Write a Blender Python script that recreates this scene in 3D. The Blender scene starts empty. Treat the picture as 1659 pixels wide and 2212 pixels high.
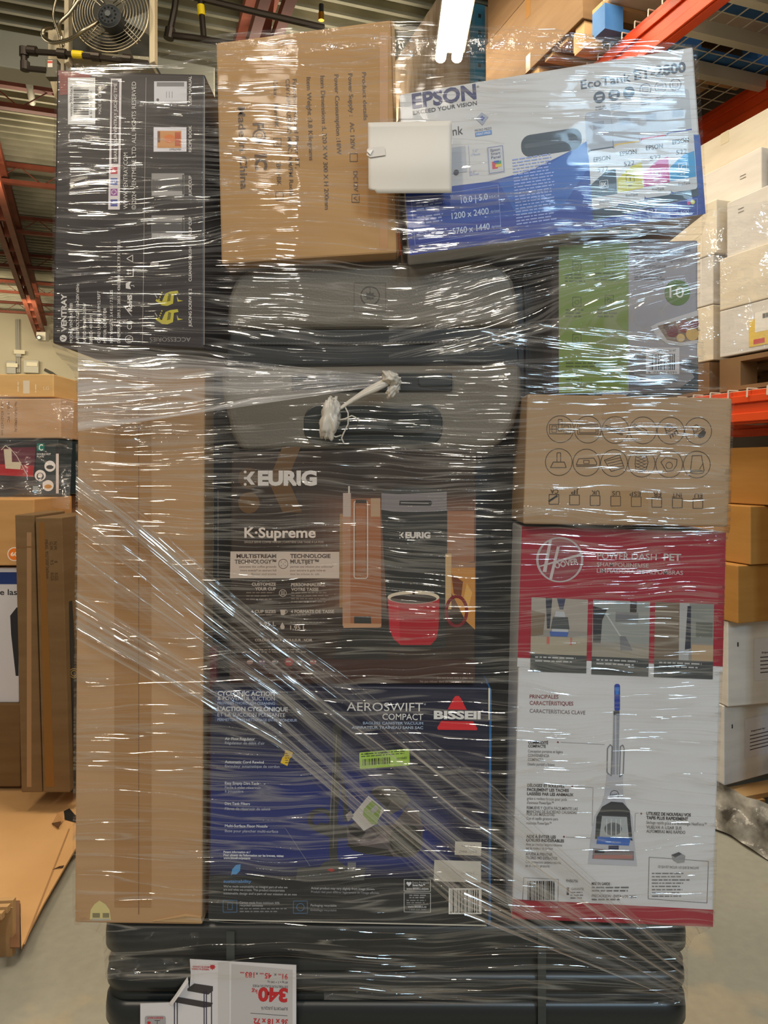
import bpy, bmesh, math, random
from mathutils import Vector, Matrix, noise as mnoise
random.seed(7)
PI = math.pi
scene = bpy.context.scene
COL = scene.collection
# ------------------------------------------------------------ camera
F = 1597.0; CX = 829.5; HY = 1010.0; CZ = 1.5          # focal length in px, eye level row, eye height
cd = bpy.data.cameras.new('camera'); cam = bpy.data.objects.new('camera', cd); COL.objects.link(cam)
cam.location = (0, 0, CZ); cam.rotation_euler = (PI/2, 0, 0)
cd.sensor_fit = 'VERTICAL'; cd.sensor_height = 24.0; cd.lens = 24.0*F/2212.0
cd.shift_y = -(1106.0-HY)/2212.0; cd.clip_start = 0.02; cd.clip_end = 200
scene.camera = cam
# ------------------------------------------------------------ world, lights, exposure
w = bpy.data.worlds.new('world'); scene.world = w; w.use_nodes = True
bg = w.node_tree.nodes['Background']; bg.inputs[0].default_value = (1.0, 0.90, 0.76, 1); bg.inputs[1].default_value = 0.28
vs = scene.view_settings
vs.view_transform = 'Standard'; vs.look = 'None'; vs.gamma = 1; vs.use_curve_mapping = False; vs.exposure = 0.0
def area(name, loc, target, sx, sy, power, col):
    l = bpy.data.lights.new(name, 'AREA'); l.shape = 'RECTANGLE'; l.size = sx; l.size_y = sy; l.energy = power; l.color = col
    o = bpy.data.objects.new(name, l); COL.objects.link(o); o.location = loc
    d = Vector(target)-Vector(loc); o.rotation_euler = d.to_track_quat('-Z', 'Y').to_euler(); return o
area('lamp_strip_left', (-1.7, -1.6, 4.4), (-0.3, 1.2, 1.3), 0.25, 2.2, 62, (1.0, 0.87, 0.68))
area('lamp_strip_middle', (0.1, -2.6, 4.6), (0, 1.2, 1.2), 0.25, 2.2, 45, (1.0, 0.90, 0.76))
area('window_daylight', (1.9, -3.0, 3.9), (0.4, 1.2, 1.3), 1.0, 0.9, 80, (0.52, 0.78, 1.0))  # cool daylight of an unseen window behind the camera
area('lamp_strip_back_left', (-5.5, 6.5, 4.9), (-5.5, 6.6, 0), 2.4, 0.3, 150, (1.0, 0.85, 0.62))
area('lamp_strip_far', (-7.5, 14.0, 4.3), (-8.5, 17, 2.5), 3.0, 0.4, 190, (1.0, 0.86, 0.62))
area('lamp_strip_aisle', (0.4, 2.6, 5.0), (1.2, 3.2, 0), 0.3, 2.0, 118, (1.0, 0.88, 0.70))
area('lamp_strip_left_bay', (-2.2, 2.2, 4.6), (-2.0, 3.0, 0), 0.3, 2.0, 32, (1.0, 0.84, 0.62))
area('ceiling_fill', (-4.5, 8.5, 4.5), (-4.5, 8.5, 9), 3.0, 0.3, 48, (1.0, 0.87, 0.66))  # added fill aimed upward to brighten the ceiling, no fixture of its own
area('ceiling_fill_middle', (-0.6, 6.6, 4.6), (-0.6, 6.6, 9), 2.0, 0.3, 28, (1.0, 0.9, 0.72))  # second added upward fill, for the middle of the ceiling
# ------------------------------------------------------------ helpers
def lin(c): return tuple(((x/255)/12.92 if x/255 <= 0.04045 else ((x/255+0.055)/1.055)**2.4) for x in c)
def P(px, py, Y): return Vector(((px-CX)/F*Y, Y, CZ-(py-HY)/F*Y))
RA = Vector((-0.33, 0.944, 0)); RB = Vector((0.944, 0.33, 0)); RO = Vector((1.49, 3.0, 0))
def R(a, b, z): return RO + RA*a + RB*b + Vector((0, 0, z))
_m = {}
def mat(rgb, rough=0.5, metal=0.0, spec=0.5, emit=0):
    k = (tuple(rgb), rough, metal, spec, emit)
    if k in _m: return _m[k]
    m = bpy.data.materials.new('paint_%d' % len(_m)); m.use_nodes = True
    b = m.node_tree.nodes['Principled BSDF']; c = lin(rgb)
    b.inputs['Base Color'].default_value = (*c, 1); b.inputs['Roughness'].default_value = rough
    b.inputs['Metallic'].default_value = metal; b.inputs['Specular IOR Level'].default_value = spec
    if emit: b.inputs['Emission Color'].default_value = (*c, 1); b.inputs['Emission Strength'].default_value = emit
    _m[k] = m; return m
def nmat(name, c1, c2, scale=(4, 4, 4), detail=5, rough=0.7, metal=0, bump=0.0, bscale=60, lo=0.35, hi=0.65, spec=0.4):
    k = ('n', name)
    if k in _m: return _m[k]
    m = bpy.data.materials.new(name); m.use_nodes = True; nt = m.node_tree; N = nt.nodes; L = nt.links
    b = N['Principled BSDF']; tc = N.new('ShaderNodeTexCoord'); mp = N.new('ShaderNodeMapping'); mp.inputs['Scale'].default_value = scale
    nz = N.new('ShaderNodeTexNoise'); nz.inputs['Scale'].default_value = 1; nz.inputs['Detail'].default_value = detail
    cr = N.new('ShaderNodeValToRGB'); cr.color_ramp.elements[0].color = (*lin(c1), 1); cr.color_ramp.elements[1].color = (*lin(c2), 1)
    cr.color_ramp.elements[0].position = lo; cr.color_ramp.elements[1].position = hi
    L.new(tc.outputs['Object'], mp.inputs[0]); L.new(mp.outputs[0], nz.inputs[0]); L.new(nz.outputs[0], cr.inputs[0]); L.new(cr.outputs[0], b.inputs['Base Color'])
    b.inputs['Roughness'].default_value = rough; b.inputs['Metallic'].default_value = metal; b.inputs['Specular IOR Level'].default_value = spec
    if bump:
        n2 = N.new('ShaderNodeTexNoise'); n2.inputs['Scale'].default_value = bscale; n2.inputs['Detail'].default_value = 4
        bp = N.new('ShaderNodeBump'); bp.inputs['Strength'].default_value = bump; bp.inputs['Distance'].default_value = 0.01
        L.new(tc.outputs['Object'], n2.inputs[0]); L.new(n2.outputs[0], bp.inputs['Height']); L.new(bp.outputs[0], b.inputs['Normal'])
    _m[k] = m; return m
def card(name, rgb, d=6): 
    c = rgb; return nmat(name, tuple(max(0, x-d) for x in c), tuple(min(255, x+d//2) for x in c), (3, 3, 22), 3, 0.75, bump=0.12, bscale=14)
CARD = card('cardboard_tan', (184, 146, 104)); CARD2 = card('cardboard_pinkish', (190, 150, 112)); CARD3 = card('cardboard_golden', (176, 124, 58), 6)
CARD4 = card('cardboard_grey_tan', (168, 140, 108)); CARDD = card('cardboard_dull', (116, 90, 58), 6)
TAPE = mat((150, 108, 60), 0.25); TAPE_L = mat((182, 138, 84), 0.22)
def tag(o, label=None, cat=None, group=None, kind=None):
    if label: o['label'] = label
    if cat: o['category'] = cat
    if group: o['group'] = group
    if kind: o['kind'] = kind
    return o
def empty(name, loc, label=None, cat=None, group=None):
    o = bpy.data.objects.new(name, None); COL.objects.link(o); o.location = loc; o.empty_display_size = 0.05
    return tag(o, label, cat, group)
class MB:
    def __init__(s): s.v = []; s.f = []; s.m = []; s.mats = []; s.uv = None
    def mi(s, m):
        if m not in s.mats: s.mats.append(m)
        return s.mats.index(m)
    def add(s, vs, fs, m):
        o = len(s.v); i = s.mi(m); s.v += [Vector(v) for v in vs]
        for f in fs: s.f.append([o+k for k in f]); s.m.append(i)
    def hexa(s, c, m):   # 8 corners: front bl br tr tl, back bl br tr tl
        s.add(c, [(0, 1, 2, 3), (5, 4, 7, 6), (4, 0, 3, 7), (1, 5, 6, 2), (3, 2, 6, 7), (4, 5, 1, 0)], m)
    def box(s, o, ux, uy, uz, m):  # origin corner and three edge vectors
        o, ux, uy, uz = map(Vector, (o, ux, uy, uz))
        s.hexa([o, o+ux, o+ux+uz, o+uz, o+uy, o+ux+uy, o+ux+uy+uz, o+uy+uz], m)
    def cyl(s, p, q, r, m, n=10, r2=None, cap=True):
        p, q = Vector(p), Vector(q); d = (q-p).normalized(); r2 = r if r2 is None else r2
        a = d.orthogonal().normalized(); b = d.cross(a); vs = []
        for c, rr in ((p, r), (q, r2)):
            for i in range(n): t = 2*PI*i/n; vs.append(c+(a*math.cos(t)+b*math.sin(t))*rr)
        fs = [(i, (i+1) % n, n+(i+1) % n, n+i) for i in range(n)]
        if cap: fs += [tuple(range(n))[::-1], tuple(range(n, 2*n))]
        s.add(vs, fs, m)
    def tube(s, pts, r, m, n=8):
        pts = [Vector(p) for p in pts]; vs = []; fs = []; ref = None
        for k, p in enumerate(pts):
            d = (pts[min(k+1, len(pts)-1)]-pts[max(k-1, 0)]).normalized()
            if ref is None: ref = d.orthogonal().normalized()
            a = (ref-d*ref.dot(d)).normalized(); ref = a; b = d.cross(a); rr = r[k] if isinstance(r, (list, tuple)) else r
            for i in range(n): t = 2*PI*i/n; vs.append(p+(a*math.cos(t)+b*math.sin(t))*rr)
        for k in range(len(pts)-1):
            for i in range(n): j = (i+1) % n; fs.append((k*n+i, k*n+j, (k+1)*n+j, (k+1)*n+i))
        fs += [tuple(range(n))[::-1], tuple(range((len(pts)-1)*n, len(pts)*n))]
        s.add(vs, fs, m)
    def prism(s, pts, vec, m):
        pts = [Vector(p) for p in pts]; n = len(pts); vec = Vector(vec)
        s.add(pts+[p+vec for p in pts], [tuple(range(n)), tuple(range(n, 2*n))[::-1]]+[(i, n+i, n+(i+1) % n, (i+1) % n) for i in range(n)], m)
    def ringtorus(s, c, n1, R_, r, m, N=40, n=6):
        c = Vector(c); n1 = Vector(n1).normalized(); a = n1.orthogonal().normalized(); b = n1.cross(a)
        pts = [c+(a*math.cos(2*PI*i/N)+b*math.sin(2*PI*i/N))*R_ for i in range(N+1)]; s.tube(pts, r, m, n)
    def build(s, name, parent=None, bevel=0, smooth=False, segs=2, fix=True):
        me = bpy.data.meshes.new(name); me.from_pydata([tuple(v) for v in s.v], [], s.f)
        for m in s.mats: me.materials.append(m)
        me.polygons.foreach_set('material_index', s.m)
        if fix:
            b = bmesh.new(); b.from_mesh(me); bmesh.ops.recalc_face_normals(b, faces=b.faces); b.to_mesh(me); b.free()
        if s.uv is not None:
            ul = me.uv_layers.new(name='streak')
            for lp in me.loops: ul.data[lp.index].uv = s.uv[lp.vertex_index]
        if smooth: me.polygons.foreach_set('use_smooth', [True]*len(me.polygons))
        o = bpy.data.objects.new(name, me); COL.objects.link(o)
        if parent is not None: o.parent = parent; o.matrix_parent_inverse = parent_inv(parent)
        if bevel:
            bm_ = o.modifiers.new('bevel', 'BEVEL'); bm_.width = bevel; bm_.segments = segs; bm_.limit_method = 'ANGLE'; bm_.angle_limit = 0.6
        return o
def parent_inv(p):
    M = Matrix.Translation(p.location) @ p.rotation_euler.to_matrix().to_4x4()
    return M.inverted()
def rr(x0, y0, x1, y1, r, n=5):
    out = []
    for cx, cy, a0 in ((x1-r, y0+r, -90), (x1-r, y1-r, 0), (x0+r, y1-r, 90), (x0+r, y0+r, 180)):
        for i in range(n+1): a = math.radians(a0+90*i/n); out.append((cx+r*math.cos(a), cy+r*math.sin(a)))
    return out
def circ(x, y, r, n=28, ry=None): return [(x+r*math.cos(2*PI*i/n), y+(ry or r)*math.sin(2*PI*i/n)) for i in range(n)]
# ------------------------------------------------------------ printed artwork on a flat face
_tc = {}
def glyphs(s, bold):
    k = (s, bold)
    if k in _tc: return _tc[k]
    cu = bpy.data.curves.new('t', 'FONT'); cu.body = s; cu.resolution_u = 3; cu.offset = bold; cu.fill_mode = 'BOTH' if False else 'FRONT'
    ob = bpy.data.objects.new('t', cu); me = bpy.data.meshes.new_from_object(ob)
    v = [(p.co.x, p.co.y) for p in me.vertices]; f = [tuple(p.vertices) for p in me.polygons]
    bpy.data.objects.remove(ob); bpy.data.curves.remove(cu); bpy.data.meshes.remove(me)
    _tc[k] = (v, f); return _tc[k]
CAPH = None
class Art:
    """flat print in photo-pixel units on the vertical plane at distance D (or any map fn)"""
    def __init__(s, D=None, fn=None):
        s.mb = MB(); s.n = 0; s.hold = False; f0 = fn or (lambda x, y, l: P(x, y, D) + Vector((0, -0.00012*l-0.0002, 0))); s.fn = (lambda x, y, l: f0(x, y, l+s.n*.012))
        s.T = lambda x, y: (x, y); s.rough = 0.38
    def c(s, col): return mat(col, s.rough)
    def tick(s):
        if not s.hold: s.n += 1
    def poly(s, pts, col, l=1):
        s.tick()
        pts = [s.T(*p) for p in pts]; s.mb.add([s.fn(x, y, l) for x, y in pts], [tuple(range(len(pts)))], s.c(col))
    def rect(s, x0, y0, x1, y1, col, l=1): s.poly([(x0, y0), (x1, y0), (x1, y1), (x0, y1)], col, l)
    def circle(s, x, y, r, col, l=1, ry=None, n=28): s.poly(circ(x, y, r, n, ry), col, l)
    def line(s, pts, w_, col, l=2):
        s.tick(); h0 = s.hold; s.hold = True
        for (x0, y0), (x1, y1) in zip(pts, pts[1:]):
            d = math.hypot(x1-x0, y1-y0) or 1; nx, ny = -(y1-y0)/d*w_/2, (x1-x0)/d*w_/2
            s.poly([(x0+nx, y0+ny), (x1+nx, y1+ny), (x1-nx, y1-ny), (x0-nx, y0-ny)], col, l)
        s.hold = h0
    def loop(s, pts, w_, col, l=2): s.line(list(pts)+[pts[0]], w_, col, l)
    def ring(s, x, y, r, w_, col, l=2, ry=None): s.loop(circ(x, y, r, 32, ry), w_, col, l)
    def frame(s, x0, y0, x1, y1, w_, col, l=2): s.loop([(x0, y0), (x1, y0), (x1, y1), (x0, y1)], w_, col, l)
    def text(s, t, x, y, wd, h, col, rot=0, bold=0.0, l=3, al='L'):
        global CAPH
        if CAPH is None: CAPH = max(v[1] for v in glyphs('H', 0)[0])
        v, f = glyphs(t, bold)
        if not v: return
        s.tick()
        x0 = min(p[0] for p in v); x1 = max(p[0] for p in v); sx = wd/(x1-x0); sy = h/CAPH; off = {'L': 0, 'R': -wd, 'C': -wd/2}[al]
        a = math.radians(rot); ca, sa = math.cos(a), math.sin(a); out = []
        for px, py in v:
            u = (px-x0)*sx+off; q = py*sy; X, Y = s.T(x+u*ca-q*sa, y-(u*sa+q*ca)); out.append(s.fn(X, Y, l))
        s.mb.add(out, f, s.c(col))
    def greek(s, x0, y0, x1, n, dy, h, col, l=3, ragged=0.25, rot=0):
        rnd = random.Random(int(x0*7+y0)); s.tick(); s.hold = True
        for i in range(n):
            x = x0; y = y0+i*dy; xe = x1-(x1-x0)*ragged*rnd.random()
            while x < xe:
                wl = h*rnd.uniform(1.2, 4.5); e = min(x+wl, xe); s.rect(x, y, e, y+h*0.75, col, l); x = e+h*0.7
        s.hold = False
    def vgreek(s, x, y0, y1, h, col, l=2):
        rnd = random.Random(int(x*7+y0)); y = y0
        while y < y1: e = min(y+h*rnd.uniform(1.2, 4.5), y1); s.rect(x, y, x+h*.75, e, col, l); y = e+h*.7
    def barcode(s, x0, y0, x1, y1, bgc=(235, 232, 228), col=(30, 28, 30), vert=False, m=0.1, l=2, seed=3):
        if bgc: s.rect(x0, y0, x1, y1, bgc, l)
        rnd = random.Random(seed); dx = (x1-x0)*m; dy = (y1-y0)*m; x0 += dx; x1 -= dx; y0 += dy; y1 -= dy
        t = y0 if vert else x0; e = y1 if vert else x1; un = (e-t)/64
        s.tick(); s.hold = True
        while t < e-un*2:
            wl = un*rnd.choice((1, 1, 2, 3))
            if vert: s.rect(x0, t, x1, t+wl, col, l+1)
            else: s.rect(t, y0, t+wl, y1, col, l+1)
            t += wl+un*rnd.choice((1, 1, 2))
        s.hold = False
    def build(s, parent, name='printing'):
        return s.mb.build(name, parent, fix=False)
def front_box(name, q, D, depth, m, label, cat='box', parts=True, bev=0.003, sides=None):
    """carton whose front face has the four photo-pixel corners TL TR BR BL at distance D"""
    tl, tr, br, bl = q; f = [P(*bl, D), P(*br, D), P(*tr, D), P(*tl, D)]
    root = empty(name, (f[0]+f[1])/2+Vector((0, depth/2, 0)), label, cat)
    mb = MB(); mb.hexa(f+[p+Vector((0, depth, 0)) for p in f], m); mb.build('carton_body', root, bevel=bev)
    return root
def quadT(q0, q1):
    """bilinear map from the unit rectangle box (x0,y0,x1,y1) q0 to quad TL TR BR BL q1"""
    x0, y0, x1, y1 = q0
    def T(x, y):
        u = (x-x0)/(x1-x0); v = (y-y0)/(y1-y0); a, b, c, d = q1
        return (a[0]*(1-u)*(1-v)+b[0]*u*(1-v)+c[0]*u*v+d[0]*(1-u)*v, a[1]*(1-u)*(1-v)+b[1]*u*(1-v)+c[1]*u*v+d[1]*(1-u)*v)
    return T
# ============================================================ THE SETTING
def floor_mat():
    m = bpy.data.materials.new('painted_concrete'); m.use_nodes = True; nt = m.node_tree; N = nt.nodes; L = nt.links; b = N['Principled BSDF']
    tc = N.new('ShaderNodeTexCoord')
    def noise(sc, det, off=0):
        mp = N.new('ShaderNodeMapping'); mp.inputs['Location'].default_value = (off, off, 0); n = N.new('ShaderNodeTexNoise'); n.inputs['Scale'].default_value = sc; n.inputs['Detail'].default_value = det
        L.new(tc.outputs['Object'], mp.inputs[0]); L.new(mp.outputs[0], n.inputs[0]); return n
    n1 = noise(2.2, 12, 4.3); n2 = noise(30, 4); n3 = noise(0.9, 3, 2)
    r1 = N.new('ShaderNodeValToRGB'); e = r1.color_ramp.elements; e[0].position = 0.55; e[1].position = 0.60; e[0].color = (0, 0, 0, 1); e[1].color = (1, 1, 1, 1)
    r2 = N.new('ShaderNodeValToRGB'); e = r2.color_ramp.elements; e[0].color = (*lin((150, 148, 134)), 1); e[1].color = (*lin((178, 174, 158)), 1); e[0].position = .3; e[1].position = .7
    mx = N.new('ShaderNodeMixRGB'); mx.inputs[2].default_value = (*lin((174, 162, 138)), 1)
    m2 = N.new('ShaderNodeMixRGB'); m2.blend_type = 'MULTIPLY'; m2.inputs[0].default_value = 0.25
    L.new(n3.outputs[0], r2.inputs[0]); L.new(n1.outputs[0], r1.inputs[0]); L.new(r1.outputs[0], mx.inputs[0]); L.new(r2.outputs[0], mx.inputs[1])
    L.new(mx.outputs[0], m2.inputs[1]); L.new(n2.outputs[0], m2.inputs[2]); L.new(m2.outputs[0], b.inputs['Base Color']); b.inputs['Roughness'].default_value = 0.45
    return m
mb = MB(); mb.box((-16, -5, -0.1), (26, 0, 0), (0, 32, 0), (0, 0, 0.1), floor_mat()); tag(mb.build('floor'), kind='structure')
# corrugated ceiling deck, ribs run along RB
DECK = nmat('galvanised_deck', (134, 131, 110), (160, 155, 134), (2, 2, 2), 3, 0.45, metal=0.3)
mb = MB(); prof = []; a = 1.0; vs_ = []
while a < 18.6:
    prof += [(a, 5.50), (a+0.11, 5.50), (a+0.125, 5.42), (a+0.165, 5.42)]; a += 0.18
for a, z in prof: vs_ += [R(a, -16, z), R(a, 6, z)]
mb.add(vs_, [(2*i, 2*i+1, 2*i+3, 2*i+2) for i in range(len(prof)-1)], DECK)
tag(mb.build('ceiling', fix=False), kind='structure')
mb = MB(); mb.box(R(-6, 1.75, 0), RA*25, RB*0.15, (0, 0, 5.6), nmat('dark_wall', (70, 58, 46), (84, 70, 56), (1, 1, 1))); tag(mb.build('wall_right'), kind='structure')
mb = MB(); mb.box(R(18.4, -18, 0), RB*26, RA*0.2, (0, 0, 5.6), nmat('pale_block_wall', (206, 196, 168), (222, 212, 186), (0.5, 0.5, 0.5), 3, 0.8)); tag(mb.build('wall_back'), kind='structure')
# wall boxes and conduits far away on the back wall
def onwall(px, py, off=0.1):   # point on back wall seen at px,py
    t = (px-CX)/F; O = R(18.4-off, 0, 0); b_ = (t*O.y-O.x)/(RB.x-t*RB.y); p = O+RB*b_; p.z = CZ-(py-HY)/F*p.y; return p
GREYM = mat((150, 148, 140), 0.5); PALE = mat((205, 200, 182), 0.5)
def wallbox(x0, y0, x1, y1, m, name, label, cat, th=0.15):
    p, q = onwall(x0, y1), onwall(x1, y0); mb = MB(); mb.box(p, q-p-Vector((0, 0, q.z-p.z)), -RA*th, (0, 0, q.z-p.z), m); root = mb.build(name, bevel=0.01); tag(root, label, cat)
    mb = MB(); c = (p+q)/2-RA*(th+0.02); mb.box(c-RB*0.1, RB*0.25, -RA*0.02, (0, 0, 0.1), mat((235, 225, 190), 0.4)); mb.build('nameplate', root); return root
wallbox(52, 780, 85, 806, PALE, 'electrical_panel', 'pale electrical panel on the far wall, the wider one above the tan carton', 'electrical panel')
wallbox(16, 782, 36, 808, mat((186, 184, 174), .5), 'electrical_panel', 'narrow grey electrical panel on the far wall, left of the wider panel', 'electrical panel')
wallbox(35, 760, 47, 772, mat((180, 178, 168), .5), 'junction_box', 'small square junction box on the far wall above the panels', 'junction box', .1)
mb = MB()
for x in (38, 42): mb.tube([onwall(x-2, 690), onwall(x, 805)], 0.03, mat((165, 160, 145), .4))
tag(mb.build('wall_conduit'), 'pair of thin grey conduits running down the far wall into a junction box', 'conduit')
wallbox(141, 1018, 162, 1062, mat((125, 135, 115), .5), 'switch_box', 'dull green switch box on the far wall beside the tall carton', 'switch box', .12)
mb = MB(); mb.tube([onwall(96, 798), onwall(112, 806), onwall(130, 818), onwall(132, 1000)], 0.035, mat((90, 88, 80), .5)); tag(mb.build('wall_cable'), 'dark cable drooping down the far wall beside the wrapped pallet', 'cable')
# ceiling joists (red oxide), girders along RA
RED = nmat('red_oxide', (118, 58, 40), (140, 74, 52), (3, 3, 3), 3, 0.55)
def joist(a, b0, b1, zt, zb, label, grp=None, name='ceiling_joist'):
    root = empty(name, R(a, (b0+b1)/2, zb), label, 'joist', grp)
    mb = MB(); mb.box(R(a-0.04, b0, zt-0.05), RB*(b1-b0), RA*0.08, (0, 0, 0.05), RED); mb.build('top_chord', root)
    mb = MB(); mb.box(R(a-0.04, b0, zb), RB*(b1-b0), RA*0.08, (0, 0, 0.05), RED); mb.build('bottom_chord', root)
    mb = MB(); n = int((b1-b0)/0.55); 
    for i in range(n):
        x = b0+(b1-b0)*i/n; mb.cyl(R(a, x, zb+.03), R(a, x+(b1-b0)/n/2, zt-.03), .007, RED, 6); mb.cyl(R(a, x+(b1-b0)/n/2, zt-.03), R(a, x+(b1-b0)/n, zb+.03), .007, RED, 6)
    mb.build('web', root)
for a, w_ in zip((6.0, 8.2, 10.4, 12.6, 14.8, 17.0), ('nearest', 'second nearest', 'third nearest', 'third from the far wall', 'second from the far wall', 'closest to the far wall')):
    joist(a, -14, 1.6, 5.41, 5.14, 'red oxide bar joist running crosswise under the corrugated ceiling, '+w_, 'bar joists under the ceiling')
def girder(p0, p1, h, label, w_=0.1):
    p0, p1 = Vector(p0), Vector(p1); d = (p1-p0).normalized(); sd = d.cross(Vector((0, 0, 1))).normalized(); Ln = (p1-p0).length
    root = empty('roof_girder', (p0+p1)/2, label, 'girder')
    for nm, z in (('bottom_chord', 0), ('top_chord', h)):
        mb = MB()
        for s_ in (-1, 1): mb.box(p0+sd*(s_*w_*0.9)-sd*0.04+Vector((0, 0, z)), sd*0.08, d*Ln, (0, 0, 0.09), RED)
        mb.build(nm, root)
    n = int(Ln/0.7)
    mb = MB()
    for i in range(n):
        a_ = p0+d*(Ln*i/n); b_ = p0+d*(Ln*(i+.5)/n); c_ = p0+d*(Ln*(i+1)/n); u = Vector((0, 0, h))
        mb.box(a_-sd*.04, sd*.08, d*.05, b_+u-a_, RED); mb.box(b_+u-sd*.04, sd*.08, d*.05, c_-b_-u, RED)
    mb.build('web', root)
girder(P(-90, 190, 6.6), (-8.75, 18.9, 4.75), 0.38, 'long rust red open web girder running to the far wall at left', .09)
girder(R(2.2, -1.33, 4.95), R(13, -1.33, 4.95), 0.4, 'rust red open web girder above the cartons in the middle of the ceiling')
# pale beam band at top left
pp = P(-60, 52, 5.9); mb = MB(); mb.box(pp+Vector((0, 0, -.30)), RB*1.9, RA*0.25, (0, 0, 0.30), nmat('pale_duct', (176, 176, 158), (190, 188, 170), (1, 1, 1), 3, .5)); tag(mb.build('air_duct', bevel=.01), 'pale grey rectangular duct crossing behind the fan heater', 'duct')
# conduits on ceiling
mb = MB(); mb.tube([P(58, 150, 7.0), P(92, 358, 11.2), P(98, 450, 13.0), P(104, 520, 14), P(95, 540, 14.2), P(60, 552, 14.3), P(20, 566, 14.4), P(-30, 575, 14.5)], 0.035, mat((225, 222, 200), .4)); tag(mb.build('ceiling_conduit', smooth=True), 'pale conduit along the ceiling that bends away to the left', 'conduit')
mb = MB(); mb.tube([P(40, 0, 6.5), P(48, 64, 7.1)], 0.03, mat((170, 172, 155), .4)); tag(mb.build('ceiling_conduit'), 'short grey conduit at the very top left of the ceiling', 'conduit')
# small twin flood lamp at girder end
fr = empty('flood_lamp', P(88, 725, 17.5), 'small floodlight on a pale box where the left girder meets the wall', 'lamp')
mb = MB(); p = P(78, 735, 17.4); mb.box(p, (0.22, 0, 0), (0, .2, 0), (0, 0, 0.2), PALE); mb.build('lamp_box', fr, bevel=.01)
mb = MB(); mb.cyl(P(84, 729, 17.4), P(84, 729, 17.2), 0.06, mat((30, 28, 26), .5), 16); mb.cyl(P(84, 729, 17.2), P(84, 729, 17.19), 0.035, mat((250, 240, 210), .4), 16); mb.build('lamp_head', fr)
# strip light hanging above the load
sl = empty('strip_light', (0.62, 5.2, 5.0), 'bright hanging fluorescent strip light seen above the printer box', 'light fixture')
def zt(y, Y): return CZ-(y-HY)/F*Y
p1 = P(966, 122, 5.0); p0 = Vector((p1.x, 3.4, p1.z))
d = p1-p0; mb = MB(); mb.box(p0+Vector((-.08, 0, 0.02)), (.20, 0, 0), d, (0, 0, .07), PALE); mb.build('housing', sl, bevel=.01)
for s_ in (-.045, .065): mb = MB(); mb.cyl(p0+Vector((s_, 0, -.01)), p1+Vector((s_, 0, -.01)), 0.036, mat((255, 244, 220), .5, emit=16), 12); mb.build('lamp_tube', sl)
# ------------------------------------------------------------ unit heater with fan
D = 4.3
hk = empty('unit_heater', P(238, 120, D+.25), 'beige ceiling unit heater with a round wire fan guard at top left', 'heater')
BEI = mat((200, 184, 150), .5); BEID = mat((140, 132, 108), .5); BLK = mat((30, 34, 36), .45); CHR = mat((176, 166, 142), .35, 1.0)
mb = MB(); f = lambda x, y, dd=D: P(x, y, dd)
for x0, x1 in ((138, 148), (322, 334)): mb.prism([f(x0, 137), f(x1, 132), f(x1, -60), f(x0, -60)], (0, .06, 0), BEI)
mb.prism([f(142, 108), f(322, 122), f(322, 134), f(142, 120)], (0, .5, 0), BEID)
mb.build('housing', hk, bevel=.004)
mb = MB(); mb.prism([f(140, 112, D+.25), f(330, 124, D+.25), f(330, -60, D+.25), f(140, -60, D+.25)], (0, .02, 0), mat((64, 62, 54), .6)); mb.build('rear_grille', hk)
mb = MB(); mb.prism([f(143, 135, D+.1), f(330, 150, D+.1), f(330, 128, D+.1), f(143, 118, D+.1)], (0, .3, 0), mat((44, 52, 44), .6)); mb.build('lower_tray', hk)
C = f(238, 30, D-.03)
mb = MB()
for r_ in (82, 76, 70, 64, 58, 52, 46, 40, 34): mb.ringtorus(C+Vector((0, (82-r_)*-.0006, 0)), (0, 1, 0), r_/F*D, .0022 if r_ < 80 else .006, CHR, 44, 5)
for k in range(4):
    a = PI/4+k*PI/2
    for o_ in (-.012, .012):
        u = Vector((math.cos(a), 0, math.sin(a))); v = Vector((-u.z, 0, u.x)); mb.cyl(C+u*.05+v*o_+Vector((0, -.03, 0)), C+u*.235+v*o_, .004, CHR, 6)
mb.build('fan_guard', hk, smooth=True)
mb = MB()
for k in range(4):
    mb = MB(); a = PI/2*k+.2; pts = []
    for (r0, t0, y0) in ((.05, -.1, .03), (.19, -.35, .06), (.2, .28, -.0), (.05, .35, -.02)): pts.append(C+Vector((math.cos(a+t0)*r0, .12+y0, math.sin(a+t0)*r0)))
    mb.prism(pts, (0, .004, 0), mat((150, 146, 132), .35, .6)); mb.build('fan_blade', hk)
mb = MB(); c2 = f(236, 34, D-.12); mb.cyl(c2, c2+Vector((0, .16, 0)), .066, BLK, 28); mb.cyl(c2+Vector((0, -.012, 0)), c2, .05, mat((38, 42, 44), .7), 28, r2=.064)
mb.cyl(c2+Vector((0, -.026, 0)), c2, .018, mat((70, 76, 78), .5), 6)
for k in range(12):
    a = k*PI/6; mb.box(c2+Vector((math.cos(a)*.040-.005, -.0135, math.sin(a)*.040-.005)), (.010, 0, 0), (0, .004, 0), (0, 0, .010), mat((4, 4, 4), .95))
mb.build('fan_motor', hk)
def flex(pts, r, m, parent, name):
    # flexible ribbed conduit
    P_ = []
    for i in range(len(pts)-1):
        p0 = pts[max(i-1, 0)]; p1 = pts[i]; p2 = pts[i+1]; p3 = pts[min(i+2, len(pts)-1)]
        for k in range(14):
            t = k/14; P_.append(0.5*((2*p1)+(p2-p0)*t+(2*p0-5*p1+4*p2-p3)*t*t+(3*p1-p0-3*p2+p3)*t**3))
    mb = MB(); mb.tube(P_, [r*(1.12 if i % 2 else .9) for i in range(len(P_))], m, 8); return mb.build(name, parent, smooth=True)
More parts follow.
